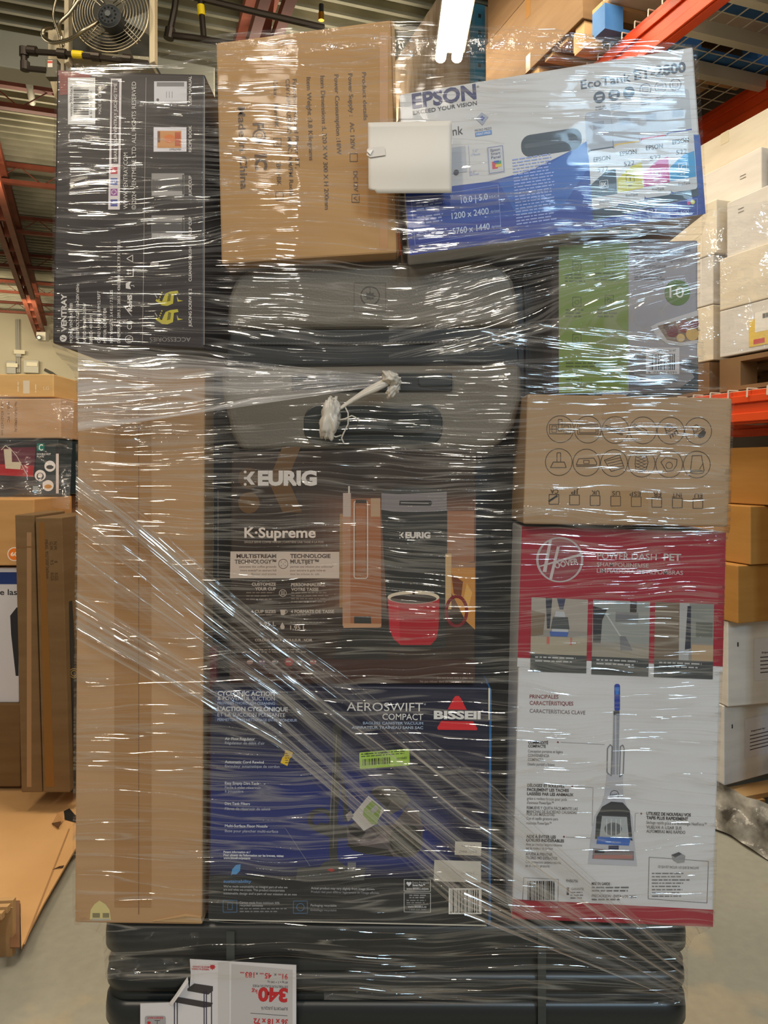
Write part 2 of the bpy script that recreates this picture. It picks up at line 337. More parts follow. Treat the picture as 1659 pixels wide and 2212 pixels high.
flex([f(212, 46, D-.1), f(180, 66, D-.14), f(150, 85, D-.1), f(115, 92, D-.05), f(95, 80, D), f(95, 64, D), f(112, 60, D+.05)], .011, CHR, hk, 'flexible_conduit')
flex([f(170, 0, D-.05), f(150, 28, D-.05), f(128, 52, D-.05), f(132, 78, D), f(138, 100, D)], .010, CHR, hk, 'flexible_conduit')
flex([f(122, -5, D+.1), f(115, 35, D+.1), f(128, 75, D+.1), f(135, 120, D+.1)], .008, CHR, hk, 'flexible_conduit')
mb = MB(); mb.prism([f(104, 62, D+.1), f(138, 66, D+.1), f(138, 150, D+.1), f(118, 210, D+.1), f(104, 160, D+.1)], (0, .03, 0), BEI); mb.build('side_bracket', hk)
gp = empty('gas_pipe', P(150, 118, D-.15), 'dark threaded gas pipe with a yellow band running under the fan heater', 'pipe')
PIP = mat((58, 50, 42), .4, .5); YEL = mat((235, 205, 20), .5); D2 = D-.15
mb = MB(); mb.tube([f(52, 138, D2), f(52, 108, D2)], .019, PIP); mb.tube([f(46, 110, D2), f(140, 116, D2), f(320, 137, D2)], .017, PIP)
mb.tube([f(54, 140, D2), f(60, 148, D2), f(100, 152, D2)], .017, PIP)
for x, y in ((70, 110), (134, 116), (208, 122), (276, 128)): mb.cyl(f(x-9, y-1, D2), f(x+9, y+1, D2), .027, PIP, 12)
for x, y in ((52, 112), (54, 143)): mb.cyl(f(x, y-9, D2), f(x, y+9, D2), .026, PIP, 12)
mb.build('pipe_run', gp, smooth=False)
mb = MB(); mb.cyl(f(157, 117, D2), f(179, 119, D2), .021, YEL, 14); mb.build('yellow_band', gp)
mb = MB(); mb.box(f(98, 166, D2), (.065, 0, 0), (0, .05, 0), (0, 0, .1), mat((92, 88, 70), .5)); mb.box(f(103, 146, D2)+Vector((0, -.003, 0)), (.028, 0, 0), (0, .003, 0), (0, 0, .04), mat((225, 215, 200), .5))
mb.box(f(103, 137, D2)+Vector((0, -.004, 0)), (.028, 0, 0), (0, .003, 0), (0, 0, .012), mat((200, 60, 40), .5)); mb.build('gas_valve', gp, bevel=.003)
D3 = 4.8
gp = empty('gas_pipe', P(400, 40, D3), 'dark pipe dropping from the ceiling and turning right above the wrapped cartons', 'pipe')
mb = MB(); mb.tube([f(384, -40, D3), f(377, 20, D3), f(366, 72, D3)], .022, PIP); mb.tube([f(366, 76, D3), f(420, 82, D3), f(520, 98, D3)], .022, PIP); mb.cyl(f(368, 62, D3), f(364, 84, D3), .033, PIP, 12); mb.build('pipe_run', gp)
gp = empty('gas_pipe', P(435, 20, D3+.1), 'dark ceiling pipe with a bright yellow band beside the record player carton', 'pipe')
mb = MB(); mb.tube([f(432, -40, D3+.1), f(434, 10, D3+.1), f(440, 80, D3+.1)], .02, PIP); mb.tube([f(420, -6, D3+.1), f(560, 28, D3+.1), f(700, 60, D3+.1)], .022, PIP); mb.build('pipe_run', gp)
mb = MB(); mb.cyl(f(433.5, 12, D3+.1), f(435.5, 34, D3+.1), .0245, YEL, 14); mb.build('yellow_band', gp)
sp = empty('sprinkler_head', P(695, 36, 6), 'small brass sprinkler head hanging above the tall tan carton', 'sprinkler')
mb = MB(); mb.tube([P(694, 10, 6), P(694, 30, 6)], .02, BLK); mb.build('drop_pipe', sp); mb = MB(); mb.cyl(P(694, 28, 6), P(694, 44, 6), .024, mat((190, 140, 50), .3, .9), 10); mb.build('nozzle', sp)
# ============================================================ PALLET RACK
ORG = nmat('orange_beam', (206, 66, 18), (220, 76, 24), (2, 2, 2), 3, .42); STL = mat((206, 200, 178), .4, .1); TEAL = nmat('teal_upright', (34, 84, 110), (46, 100, 128), (3, 3, 3), 3, .45)
rk = empty('pallet_rack', R(1.2, .5, 0), 'steel pallet rack with orange beams, teal upright and wire decks at right', 'pallet rack')
def beam(a0, a1, b, z, nm='beam'):
    h = .135 if z < 3 else .195; mb = MB(); mb.box(R(a0, b, z), RA*(a1-a0), RB*.05, (0, 0, h), ORG); mb.box(R(a0, b-.012, z+.008), RA*(a1-a0), RB*.012, (0, 0, h*.26), ORG); mb.box(R(a0, b-.012, z+h*.63), RA*(a1-a0), RB*.012, (0, 0, h*.22), ORG)
    mb.build(nm, rk, bevel=.003)
for z in (1.68, 3.50):
    for b in (0, 1.0): beam(-.15, 2.5, b, z)
for a in (-.25, 2.52, 2.62+2.6):
    for b in (0, .96):
        mb = MB(); mb.box(R(a, b, 0), RA*.075, RB*.085, (0, 0, 4.88), TEAL)
        for k in range(40): mb.box(R(a-.0015, b+.03, .1+k*.12), RA*.002, RB*.022, (0, 0, .028), mat((15, 20, 24), .8))
        mb.build('upright', rk, bevel=.003)
    mb = MB()
    for k in range(6): mb.cyl(R(a+.04, .05, .4+k*.75), R(a+.04, 1.0, .8+k*.75), .015, TEAL, 6)
    mb.build('brace', rk)
for z in (1.815, 3.70):
    mb = MB()
    for k in range(27): a = -.1+k*.1; mb.cyl(R(a, -.02, z+.006), R(a, 1.05, z+.006), .0035, STL, 5); mb.cyl(R(a, -.02, z+.006), R(a, -.022, z-.03), .0035, STL, 5)
    for k in range(11): b = k*.1+.02; mb.cyl(R(-.1, b, z), R(2.5, b, z), .0035, STL, 5)
    mb.build('wire_deck', rk)
    for a in (.0, .28, .56, .86, 1.4, 2.1):
        mb = MB(); mb.box(R(a, .05, z-.075), RA*.05, RB*.95, (0, 0, .07), STL); mb.build('deck_support', rk)
WOOD = nmat('pallet_wood', (178, 138, 88), (206, 168, 118), (3, 3, 3), 5, .75); BLUE = nmat('blue_pallet_paint', (52, 104, 160), (78, 130, 184), (4, 4, 4), 4, .6)
def pallet(o, ux, uy, m, label, wood2=None, cat='pallet', name='pallet', h=.14, grp=None, nb=7):
    """ux,uy full length vectors"""
    o, ux, uy = Vector(o), Vector(ux), Vector(uy); root = empty(name, o+(ux+uy)/2, label, cat, grp); Z = Vector((0, 0, 1))
    for k in range(nb):
        mb = MB(); mb.box(o+uy*(k/(nb-1)*.92)+Z*(h-.02), ux, uy*.08, Z*.02, m if k % 3 == 0 or not wood2 else wood2); mb.build('deck_board', root)
    for k in range(3):
        mb = MB(); mb.box(o+uy*(k/2*.90), ux, uy*.09, Z*.018, m); mb.build('bottom_board', root)
        for j in range(3):
            mb = MB(); mb.box(o+ux*(k/2*.9)+uy*(j/2*.9)+Z*.018, ux*.1, uy*.1, Z*(h-.038), m); mb.build('block', root)
    return root
def carton(o, ux, uy, h, m, label, tape=None, cat='box', grp=None, name='carton', art=None, tm=None):
    """o = near-left-bottom corner; face 1 spans ux, face 2 spans uy (both horizontal)"""
    o, ux, uy = Vector(o), Vector(ux), Vector(uy); root = empty(name, o+(ux+uy)/2, label, cat, grp); Z = Vector((0, 0, 1))
    mb = MB(); mb.box(o, ux, uy, Z*h, m); mb.build('carton_body', root, bevel=.004)
    nx = ux.cross(Z).normalized(); ny = -uy.cross(Z).normalized()   # outward of faces through o
    if nx.dot(uy) > 0: nx = -nx
    if ny.dot(ux) > 0: ny = -ny
    if tape:
        t = tm or TAPE
        for (dv, n_) in ((ux, nx), (uy, ny)):
            e = dv.normalized()*.05; c_ = o+dv*.5-e/2+n_*.0012
            for z_, f_ in ((h*.72, .28), (0, .22)): mb = MB(); mb.box(c_+Z*z_, e, n_*-.001, Z*(h*f_), t); mb.build('packing_tape', root)
    if art:
        A = Art(fn=lambda x, y, l: o+ux*x+Z*(h*(1-y))+nx*(.001+.0004*l)); art(A); A.build(root)
    return root
# white cartons on the first level, tan and white cartons on the floor
WHC = card('white_carton', (222, 210, 188), 8); WHC2 = card('white_carton_cool', (214, 208, 200), 8)
WOODD = nmat('shaded_pallet_wood', (112, 82, 52), (134, 102, 68), (3, 3, 3), 5, .8)  # pallet wood with the shade of the rack level put into its colour
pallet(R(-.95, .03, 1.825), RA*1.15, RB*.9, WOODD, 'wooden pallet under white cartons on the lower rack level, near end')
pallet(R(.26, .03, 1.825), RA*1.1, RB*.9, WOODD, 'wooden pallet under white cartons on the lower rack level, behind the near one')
def wl(n): return n
L1 = [  # a0,a1,b,z0,z1,label
 (-.60, .20, .03, 1.975, 2.175, 'white carton on the lower rack level with a yellow and red shipping sticker'),
 (-.60, .20, .03, 2.178, 2.40, 'white carton on the lower rack level, just above the one with the yellow sticker'),
 (-.60, .18, .05, 2.403, 2.64, 'white carton on the lower rack level, third up under torn clear wrap'),
 (-.55, .12, .24, 2.643, 2.86, 'white carton in the upper rows of the lower rack level, with small printed marks'),
 (-.55, .06, .26, 2.863, 3.09, 'topmost white carton near the frame edge with a loose flap of clear wrap'),
 (.26, .95, .05, 1.975, 2.22, 'white carton at the bottom of the far white stack on the rack'),
 (.26, .95, .05, 2.223, 2.44, 'white carton second up in the far white stack on the rack'),
 (.24, .95, .05, 2.443, 2.68, 'white carton third up in the far white stack, beside a dark gap'),
 (.16, .85, .22, 2.683, 2.90, 'white carton in the far stack with two short printed dashes'),
 (.10, .80, .30, 2.903, 3.10, 'topmost white carton of the far stack beside the printer box corner')]
for i, (a0, a1, b, z0, z1, lb) in enumerate(L1):
    def art(A, i=i):
        if i == 0:
            A.rect(.60, .34, .80, .90, (226, 190, 60), 1); A.rect(.63, .22, .76, .62, (235, 230, 220), 2); A.rect(.70, .76, .77, .86, (200, 60, 50), 2); A.barcode(.65, .26, .72, .38, None, vert=False, l=3)
        if i in (2, 5, 8, 3):
            for y in (.2, .26): A.rect(.88, y, .92, y+.012, (90, 80, 74)); A.rect(.12, y+.2, .17, y+.212, (90, 80, 74))
    carton(R(a0, b, z0), RA*(a1-a0), RB*.8, z1-z0, WHC if i % 2 else WHC2, lb, tape=(i % 3 == 0), tm=mat((214, 200, 170), .3), art=art)
fl = [ # near-left corner px x, y bottom, z0,z1, Y, rot, material, label
 (1662, 1.345, 1.585, 3.02, 0.02, CARD3, 'golden tan carton with tape patches, topmost of the floor stack under the orange beam'),
 (1621, 1.102, 1.342, 3.02, 0.0, CARD3, 'golden tan carton second from the top of the floor stack, corner facing out'),
 (1594, .862, 1.099, 3.02, 0.0, CARD3, 'golden tan carton with a white paper on its side, resting on white cartons'),
 (1572, .503, .859, 3.08, -.1, WHC2, 'white carton with a taped shipping sheet, upper of the two at lower right'),
 (1564, .165, .500, 3.10, .12, WHC2, 'white carton with a taped shipping sheet, lower of the two above the wrapped pallet')]
for i, (px, z0, z1, Y, rot, m, lb) in enumerate(fl):
    o = Vector(((px-CX)/F*Y, Y, z0)); rm = Matrix.Rotation(rot, 3, 'Z')
    ux = rm @ (RB*.75); uy = rm @ (RA*.45)
    def art(A, i=i):
        if i == 2: A.rect(.24, .04, .7, .98, (226, 224, 226), 1)
        if i == 0: A.rect(.02, .2, .12, .5, (164, 112, 42)); A.rect(-.0, .7, .1, 1, (164, 112, 42))
        if i in (3, 4):
            A.rect(.17, .22, .6, .72, (214, 210, 212), 1); A.text('1', .06, .3, .008, .05, (40, 38, 40))
            A.text('Imported by:', .22, .40, .12, .022, (60, 56, 60), bold=.02)
            for k in range(5): A.rect(.21, .44+k*.045, .42+.03*(k % 2), .452+k*.045, (70, 66, 72), 2)
    carton(o, ux, uy, z1-z0, m, lb, tape=(i < 3), art=art)
pb = R(-.55, .02, 0)
pallet(R(-.5, .02, 0), RB*.95, RA*1.2, WOOD, 'wooden pallet on the floor under the white and tan cartons at right')
CLOUD = None
# level 2 goods
pallet(R(-.15, -.12, 3.71), RB*1.1, RA*1.06, BLUE, 'blue painted pallet on the upper rack level seen through the wire deck', wood2=WOOD, nb=5, h=.15)
WRAPB = nmat('wrapped_goods', (140, 116, 90), (176, 156, 134), (3, 14, 3), 6, .3, bump=.4, bscale=9)
mb = MB(); mb.box(R(-.13, -.10, 3.863), RB*1.05, RA*1.0, (0, 0, 1.05), nmat('pale_wrapped_goods', (208, 186, 156), (240, 226, 204), (2, 2, 24), 6, .3, bump=.5, bscale=9)); tag(mb.build('wrapped_load', bevel=.03, segs=3), 'pale plastic wrapped load on the blue pallet, upper rack level', 'wrapped load')
pallet(R(.98, -.12, 3.71), RB*1.1, RA*1.0, WOOD, 'wooden pallet on the upper rack level behind the blue one')
for i, (a0, z0, z1, m) in enumerate(((.97, 3.853, 4.30, card('cardboard_deep', (128, 98, 64))), (1.0, 4.303, 4.9, card('cardboard_brown', (116, 88, 58))))):
    carton(R(a0, -.14, z0), RB*1.0, RA*(1.04 if i else 1.1), z1-z0, m, ['large brown carton on the upper rack level, bottom of two', 'large brown carton on the upper rack level, on top of the other'][i], tape=True)
mb = MB(); mb.box(R(2.95, -.1, 3.70), RB*1.0, RA*1.1, (0, 0, 1.5), WRAPB); tag(mb.build('wrapped_load', bevel=.05, segs=3), 'brown plastic wrapped load behind the strip light on the far rack bay', 'wrapped load')
for b in (0, 1.0):
    beam(2.6, 5.2, b, 3.5)
# ============================================================ LEFT BACKGROUND
def lbox(x0, y0, x1, y1, D, dep, m, label, cat='box', art=None, name='carton', side=None, rz=0, tape=None):
    """camera-facing carton at left background given by pixel rectangle at distance D"""
    p = P(x0, y1, D); ux = Vector(((x1-x0)/F*D, 0, 0)); h = (y1-y0)/F*D
    root = empty(name, p+ux/2+Vector((0, dep/2, 0)), label, cat); mb = MB(); mb.box(p, ux, (0, dep, 0), (0, 0, h), m); mb.build('carton_body', root, bevel=.005)
    if art: A = Art(D); art(A); A.build(root)
    return root
LB = 3.55
def a1(A):
    A.rect(50, 822, 64, 850, (215, 200, 175), 1); A.text('LG', 94, 842, 12, 7, (225, 205, 170), rot=0); A.vgreek(38, 825, 848, 3, (225, 205, 170)); A.vgreek(76, 830, 848, 3, (225, 205, 170))
lbox(-140, 808, 116, 858, LB+.05, .5, CARD3 if 0 else card('cardboard_light', (206, 166, 108)), 'tan carton with a punched hand hole, topmost of the left background pallet', art=a1)
def a2(A):
    A.text('No.13-4U-3390(CA)', 32, 868, 64, 5, (96, 70, 50), rot=-90); A.text('N.0.: 1 PC', 16, 868, 44, 5, (96, 70, 50), rot=-90); A.text('Size: 62x21x53 cm', 3, 868, 72, 5, (96, 70, 50), rot=-90)
lbox(-140, 861, 131, 947, LB, .5, CARD2, 'crinkly wrapped tan carton with size markings, left background', art=a2)
def a3(A):
    A.rect(-60, 953, 78, 1064, (30, 28, 34), 1); A.poly([(-60, 968), (77, 966), (72, 1030), (-60, 1024)], (96, 34, 52), 2); A.poly([(-60, 1000), (74, 1006), (72, 1030), (-60, 1024)], (170, 34, 44), 3)
    A.poly([(8, 970), (25, 970), (26, 998), (46, 998), (44, 1014), (12, 1012)], (206, 196, 172), 4); A.line([(20, 966), (36, 985), (60, 1028)], 1.6, (200, 180, 170), 5); A.line([(3, 972), (12, 962), (24, 972)], 1.5, (210, 200, 180), 5)
    A.rect(80, 958, 96, 974, (0, 122, 106), 3); A.text('C', 84, 973, 9, 13, (235, 240, 235), bold=.02, l=4)
    A.text('DOUBLE HOT', 80, 983, 30, 4, (225, 225, 225), bold=.02); A.text('PLATE', 80, 988, 15, 3.4, (225, 225, 225), bold=.02)
    for x, y, c in ((108, 1007, (60, 60, 62)), (87, 1027, (50, 50, 52)), (104, 1049, (200, 140, 50))): A.circle(x, y, 12, (236, 230, 226), 3, n=24); A.circle(x, y+2, 8, c, 4, ry=4.5 if c[0] > 52 else 8, n=20)
    A.circle(87, 1027, 5, (225, 220, 215), 5, n=16); A.rect(71, 1050, 82, 1061, (150, 165, 165), 3); A.rect(120, 962, 132, 980, (28, 30, 34), 2); A.rect(121, 980, 127, 1066, (222, 206, 200), 2)
lbox(-140, 950, 126, 1070, LB-.02, .5, mat((40, 52, 56), .3), 'dark grey hot plate box with round food pictures and a red panel', art=a3)
lbox(-140, 1073, 124, 1240, LB+.1, .45, card('cardboard_plain', (160, 116, 80)), 'plain brown carton at the back below the hot plate box')  # plain brown board in its own tone
def a4(A): 
    A.circle(31, 1197, 15, (235, 225, 210), 1); A.circle(31, 1197, 13, (236, 120, 30), 2); A.text('60', 23, 1201, 16, 8, (250, 235, 210), bold=.03)
lbox(-140, 1078, 74, 1222, LB-.25, .4, card('cardboard_mid', (192, 144, 88)), 'tan carton with a round orange sticker, left background', art=a4)
def a5(A):
    A.rect(-80, 1236, 38, 1262, (24, 52, 116), 1); A.text('e las', -0, 1285, 37, 12, (44, 44, 50), bold=.015); A.poly([(22, 1330), (36, 1312), (40, 1312), (40, 1460), (34, 1460), (24, 1370)], (34, 34, 40), 1)
lbox(-140, 1226, 41, 1518, LB-.22, .4, mat((206, 202, 206), .4), 'white box with a blue band and partly hidden lettering at the left edge', art=a5)
lbox(-140, 1521, 44, 1700, LB-.24, .4, card('cardboard_dark', (112, 84, 48)), 'dull brown wrapped carton on the floor at the left edge')
# tall flat cartons leaning
def tall(x0t, x1t, x0b, x1b, yt, yb, D, dep, m, label, art=None, side=None):
    f_ = [P(x0b, yb, D), P(x1b, yb, D), P(x1t, yt, D), P(x0t, yt, D)]; root = empty('flat_carton', (f_[0]+f_[1])/2+Vector((0, dep/2, 0)), label, 'box')
    mb = MB(); mb.hexa(f_+[p+Vector((0, dep, 0)) for p in f_], m); mb.build('carton_body', root, bevel=.004)
    if art: A = Art(D); art(A); A.build(root)
    return root
def a6(A):
    A.rect(58, 1150, 68, 1700, (156, 120, 84), 1); A.rect(35, 1180, 76, 1183, (120, 84, 50), 2)
tall(32, 74, 46, 92, 1112, 1712, LB-.45, .30, CARDD, 'tall narrow brown carton leaning left of its twin, strapped with clear film', art=a6)
def a7(A):
    A.text('N.W.        8        KGS', 116, 1170, 84, 7, (74, 50, 26), rot=-88); A.text('G.W.       9.5      KGS', 107, 1170, 84, 7, (74, 50, 26), rot=-88); A.text('MEAS. 955*200*360mm', 97, 1166, 84, 6.5, (74, 50, 26), rot=-88)
    A.poly([(84, 1128), (96, 1128), (118, 1700), (98, 1700)], (128, 86, 34), 1)
tall(76, 134, 93, 151, 1118, 1712, LB-.46, .34, CARDD, 'tall narrow brown carton with printed weights leaning beside a dark board', art=a7)
def a8(A): A.ring(160, 1454, 10, 1.5, (180, 150, 90)); A.ring(160, 1454, 6, 1.5, (180, 150, 90))
tall(135, 138, 152, 172, 1125, 1712, LB-.42, .04, mat((52, 48, 44), .5), 'dark grey board wedged behind the tall brown cartons', art=a8)
tall(140, 250, 173, 250, 1112, 1700, LB-.05, .3, card('cardboard_yellowish', (190, 150, 92)), 'wide yellowish carton behind the dark board at left')
# cardboard sheet on the floor
SH = card('cardboard_sheet', (206, 160, 106)); mb = MB()
def G(px, py, z=0.0): Y = (CZ-z)*F/(py-HY); return Vector(((px-CX)/F*Y, Y, z))
pts = [G(-200, 1668, .05), G(-20, 1681, .05), G(240, 1712, .05), G(240, 1700+60, .05), G(162, 1834, .05), G(95, 1950, .05), G(46, 2046, .05), G(44, 1952, .05), G(-200, 1952, .05)]
mb.prism(pts, (0, 0, -.008), SH); sh = mb.build('cardboard_sheet', bevel=0); tag(sh, 'flattened tan cardboard sheet with a torn hole lying over the floor at left', 'cardboard sheet')
mb = MB(); mb.add([G(50, 2040, .052), G(148, 1790, .052), G(151, 1790, .052), G(54, 2040, .052)], [(0, 1, 2, 3)], mat((160, 118, 74), .8)); mb.build('fold_crease', sh)
mb = MB(); mb.add([G(138, 1752, .053), G(150, 1746, .053), G(162, 1760, .053), G(200, 1770, .053), G(200, 1786, .053), G(140, 1770, .053)], [(0, 1, 2, 3, 4, 5)], mat((18, 12, 8), .9)); mb.build('torn_hole', sh)
mb = MB(); mb.add([G(112, 1780, .055), G(124, 1756, .09), G(137, 1752, .09), G(136, 1772, .06), G(128, 1784, .055)], [(0, 1, 2, 3, 4)], card('cardboard_flap', (186, 140, 90))); mb.prism([G(112, 1780, .056), G(132, 1776, .075), G(126, 1790, .056)], (0, 0, .004), mat((96, 66, 36), .9)); mb.build('torn_flap', sh)
mb = MB(); mb.add([G(112, 1879, .053), G(128, 1871, .06), G(139, 1869, .053), G(136, 1874, .053)], [(0, 1, 2, 3)], mat((70, 48, 30), .9)); mb.build('edge_tear', sh)
mb = MB(); mb.prism([G(16, 1945, .058), G(43, 1945, .058), G(43, 2046, .058), G(22, 2046, .058)], (0, 0, -.004), mat((118, 84, 58), .5)); mb.build('tape_strip', sh)
for k in range(2):
    mb = MB(); mb.box(G(-150, 1740+k*90, 0), (.45, 0, 0), (0, .09, 0), (0, 0, .041), WOOD); tag(mb.build('timber_batten'), ['wooden batten under the cardboard sheet, farther one', 'wooden batten under the cardboard sheet, nearer one'][k], 'batten')
pr = pallet((-1.75, 2.02, 0), (.61, .05, 0), (-.0, .22, 0), WOOD, 'edge of a worn wooden pallet at the lower left of the frame', h=.17)
mb = MB(); p = Vector((-1.15, 2.05, .05)); mb.box(p+Vector((-.03, -.008, 0)), (.028, .002, 0), (0, .004, 0), (0, 0, .08), mat((30, 70, 96), .5)); mb.build('blue_tape', pr)
# ============================================================ THE LOAD
W = (226, 222, 218)
# ---- base: black shelving panels, under it a carton and a pallet
PLA = mat((30, 33, 33), .33)
def tray(y0, y1, D, inset, label):
    """rounded black plastic shelf panel seen edge on, rows y0..y1"""
    z1 = P(0, y0, D).z; z0 = P(0, y1, D).z; r = .045; x0 = P(226+inset, 0, D+r*.7).x; x1 = P(1484-inset, 0, D+r*.7).x; dep = .46
    def ring(g, z):
        out = []
        for cx, cy, a0 in ((x1-r, D+r, -90), (x1-r, D+dep-r, 0), (x0+r, D+dep-r, 90), (x0+r, D+r, 180)):
            for i in range(13): a = math.radians(a0+7.5*i); out.append((cx+(r-g)*math.cos(a), cy+(r-g)*math.sin(a), z))
        return out
    h = z1-z0; prof = [(.010, z1), (.002, z1-.1*h), (0, z1-.35*h), (0, z1-.6*h), (.006, z1-.68*h), (.010, z1-.72*h), (.010, z0+.12*h), (.004, z0+.04*h), (.008, z0)]
    mb = MB(); vs_ = []; n = 52
    for g, z in prof: vs_ += ring(g, z)
    fs = [(k*n+i, k*n+(i+1) % n, (k+1)*n+(i+1) % n, (k+1)*n+i) for k in range(len(prof)-1) for i in range(n)]
    fs += [tuple(range(n)), tuple(range((len(prof)-1)*n, len(prof)*n))]
    mb.add(vs_, fs, PLA); o = mb.build('shelf_panel', smooth=True); return tag(o, label, 'shelf panel')
DB = 1.14
tray(1998, 2104, DB, 0, 'topmost black plastic shelf panel of the base, under the bissell and hoover boxes'.replace('bissell and hoover', 'navy and red')  )
tray(2105, 2166, DB, 3, 'second black plastic shelf panel from the top, behind the white printed sheet')
tray(2167, 2262, DB, 0, 'third black plastic shelf panel, cut by the bottom of the frame')
tray(2263, 2350, DB, 3, 'fourth black plastic shelf panel down, below the frame')
mb = MB(); zt_ = P(0, 2350, DB).z; mb.box((-.45, DB-.02, .16), (.96, 0, 0), (0, .9, 0), (0, 0, zt_-.162), CARD); tag(mb.build('carton', bevel=.004), 'big plain carton carrying the black shelf panels above its pallet', 'box')
pallet((-.5, DB-.06, 0), (1.06, 0, 0), (0, 1.0, 0), WOOD, 'wooden pallet standing under the whole wrapped load', h=.158)
mb = MB(); mb.box((-.42, DB+.47, zt_+.001), (.86, 0, 0), (0, .4, 0), (0, 0, P(0, 1998, DB).z-zt_-.003), PLA); tag(mb.build('storage_bin', bevel=.01), 'black storage bin standing behind the black shelf panels', 'bin')
STRAP = mat((52, 56, 54), .4)
for x, lb in ((498, 'flat dark strap crossing the printed shelving sheet'), (1171, 'flat dark strap round the black shelf panels, right of centre')):
    mb = MB(); a = P(x-9, 2012, DB-.006); mb.box((a.x, a.y, zt_), (.0125, 0, 0), (0, .001, 0), (0, 0, a.z-zt_), STRAP); tag(mb.build('plastic_strap'), lb, 'strap')
# ---- tall plain carton at left
tb = front_box('tall_carton', ((168, 792), (443, 795), (437, 1998), (161, 1994)), 1.13, .36, card('cardboard_tall', (178, 140, 100)), 'tall plain tan carton filling the left side of the load below the juicer box')
A = Art(1.13); A.rect(247, 796, 327, 1960, (162, 121, 78), 1); A.rect(299, 796, 300.5, 1975, (120, 86, 54), 2); A.build(tb, 'packing_tape')
A = Art(1.13); A.poly([(194, 1986), (196, 1965), (204, 1953), (215, 1945), (228, 1953), (237, 1965), (240, 1988)], (206, 190, 130), 1)
A.rect(200, 1972, 216, 1982, (130, 120, 90), 2); A.rect(222, 1972, 236, 1982, (130, 120, 90), 2); A.rect(198, 1984, 238, 1988, (170, 165, 150), 2); A.build(tb, 'arched_sticker')
mb = MB(); mb.prism([P(330, 1990, 1.128), P(437, 1994, 1.128), P(434, 1982, 1.126), P(400, 1979, 1.124)], (0, .02, 0), card('cardboard_flapb', (196, 160, 116))); mb.build('lower_flap', tb)
# dark fillers
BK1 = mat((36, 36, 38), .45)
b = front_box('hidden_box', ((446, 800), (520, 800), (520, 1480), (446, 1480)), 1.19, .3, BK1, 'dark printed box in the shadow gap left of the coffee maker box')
A = Art(1.19); A.vgreek(458, 980, 1200, 5, (120, 112, 100)); A.vgreek(470, 1060, 1300, 3, (110, 100, 90)); A.ring(462, 1140, 5, 1, (130, 120, 100)); A.build(b)
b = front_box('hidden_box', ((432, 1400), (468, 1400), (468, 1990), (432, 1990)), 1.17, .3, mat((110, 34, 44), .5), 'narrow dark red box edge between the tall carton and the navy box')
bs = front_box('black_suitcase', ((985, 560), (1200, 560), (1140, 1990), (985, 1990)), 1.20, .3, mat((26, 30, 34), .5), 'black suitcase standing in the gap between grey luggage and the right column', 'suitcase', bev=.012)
mb = MB(); mb.tube([P(1132, 580, 1.196), P(1138, 700, 1.196), P(1134, 1900, 1.196)], .003, mat((60, 64, 68), .4)); mb.build('piping', bs)
mb = MB(); mb.prism([P(1060, 1150, 1.195), P(1105, 1150, 1.195), P(1105, 1165, 1.195), P(1060, 1165, 1.195)], (0, .004, 0), mat((46, 50, 54), .4)); mb.build('handle', bs)
# ---- juicer box (upper left)
DV = 1.09
vb = front_box('juicer_box', ((122, 152), (443, 160), (441, 752), (113, 742)), DV, .34, nmat('juicer_black', (44, 38, 40), (50, 44, 45), (3, 3, 3), 3, .34), 'black juicer box printed with accessories and white sideways lettering')
A = Art(DV); WH = (222, 214, 206); A.line([(442, 170), (441, 745)], 1.2, (170, 160, 150)); A.line([(316, 168), (308, 742)], 1.2, (150, 140, 132))
A.poly([(126, 152), (196, 158), (192, 200), (130, 206)], (128, 44, 38), 1)
A.rect(147, 168, 206, 269, W, 2); A.barcode(159, 190, 192, 250, None, vert=True, m=0, l=3); A.text('ventray-900-black', 157, 252, 66, 6, (40, 36, 38), 90, .01); A.text('6 672617 432', 199, 255, 58, 5, (40, 36, 38), 90)
A.text('MADE IN CHINA', 219, 247, 62, 6, WH, 90)
A.poly([(240, 170), (263, 170), (259, 453), (234, 453)], (226, 214, 212), 2); A.poly([(242, 174), (258, 174), (256, 354), (241, 354)], (70, 54, 60), 3); A.text('SHARE YOUR VENTRAY JUICING TIME', 253, 350, 170, 6.5, WH, 90, .01, 4)
for y, c in ((361, (196, 60, 76)), (385, (96, 110, 170)), (408, (150, 70, 150)), (431, (70, 76, 150))): A.rect(239, y, 254, y+15, c, 3)
A.ring(246.5, 415.5, 5, 1.4, (232, 210, 220), 5); A.text('f', 251, 441, 4, 9, W, 90, .03, 5); A.text('P', 251, 372, 6, 8, W, 90, .02, 5); A.text('t', 251, 396, 5, 8, W, 90, .02, 5)
A.text('WWW.VENTRAY.COM', 276, 452, 122, 9, WH, 90); A.text('© 2024 VENTMERE LTD. ALL RIGHTS RESERVED', 294, 453, 276, 9, WH, 90)
A.rect(333, 176, 404, 224, (206, 202, 204), 2); A.rect(339, 178, 398, 187, (120, 118, 120), 3); A.circle(341, 216, 3, (90, 80, 80), 3)
for k in range(3): A.line([(360+k*6, 198), (360+k*6, 212)], .8, (120, 110, 110), 4)
A.rect(332, 275, 403, 328, (226, 220, 224), 2); A.rect(340, 283, 392, 320, (206, 142, 82), 3); A.circle(366, 300, 12, (220, 120, 50), 4, 9); A.rect(378, 286, 390, 316, (190, 80, 40), 4); A.text('VENTRAY', 392, 321, 26, 4, (50, 30, 24), 180, l=5); A.rect(341, 284, 346, 308, (120, 80, 60), 4)
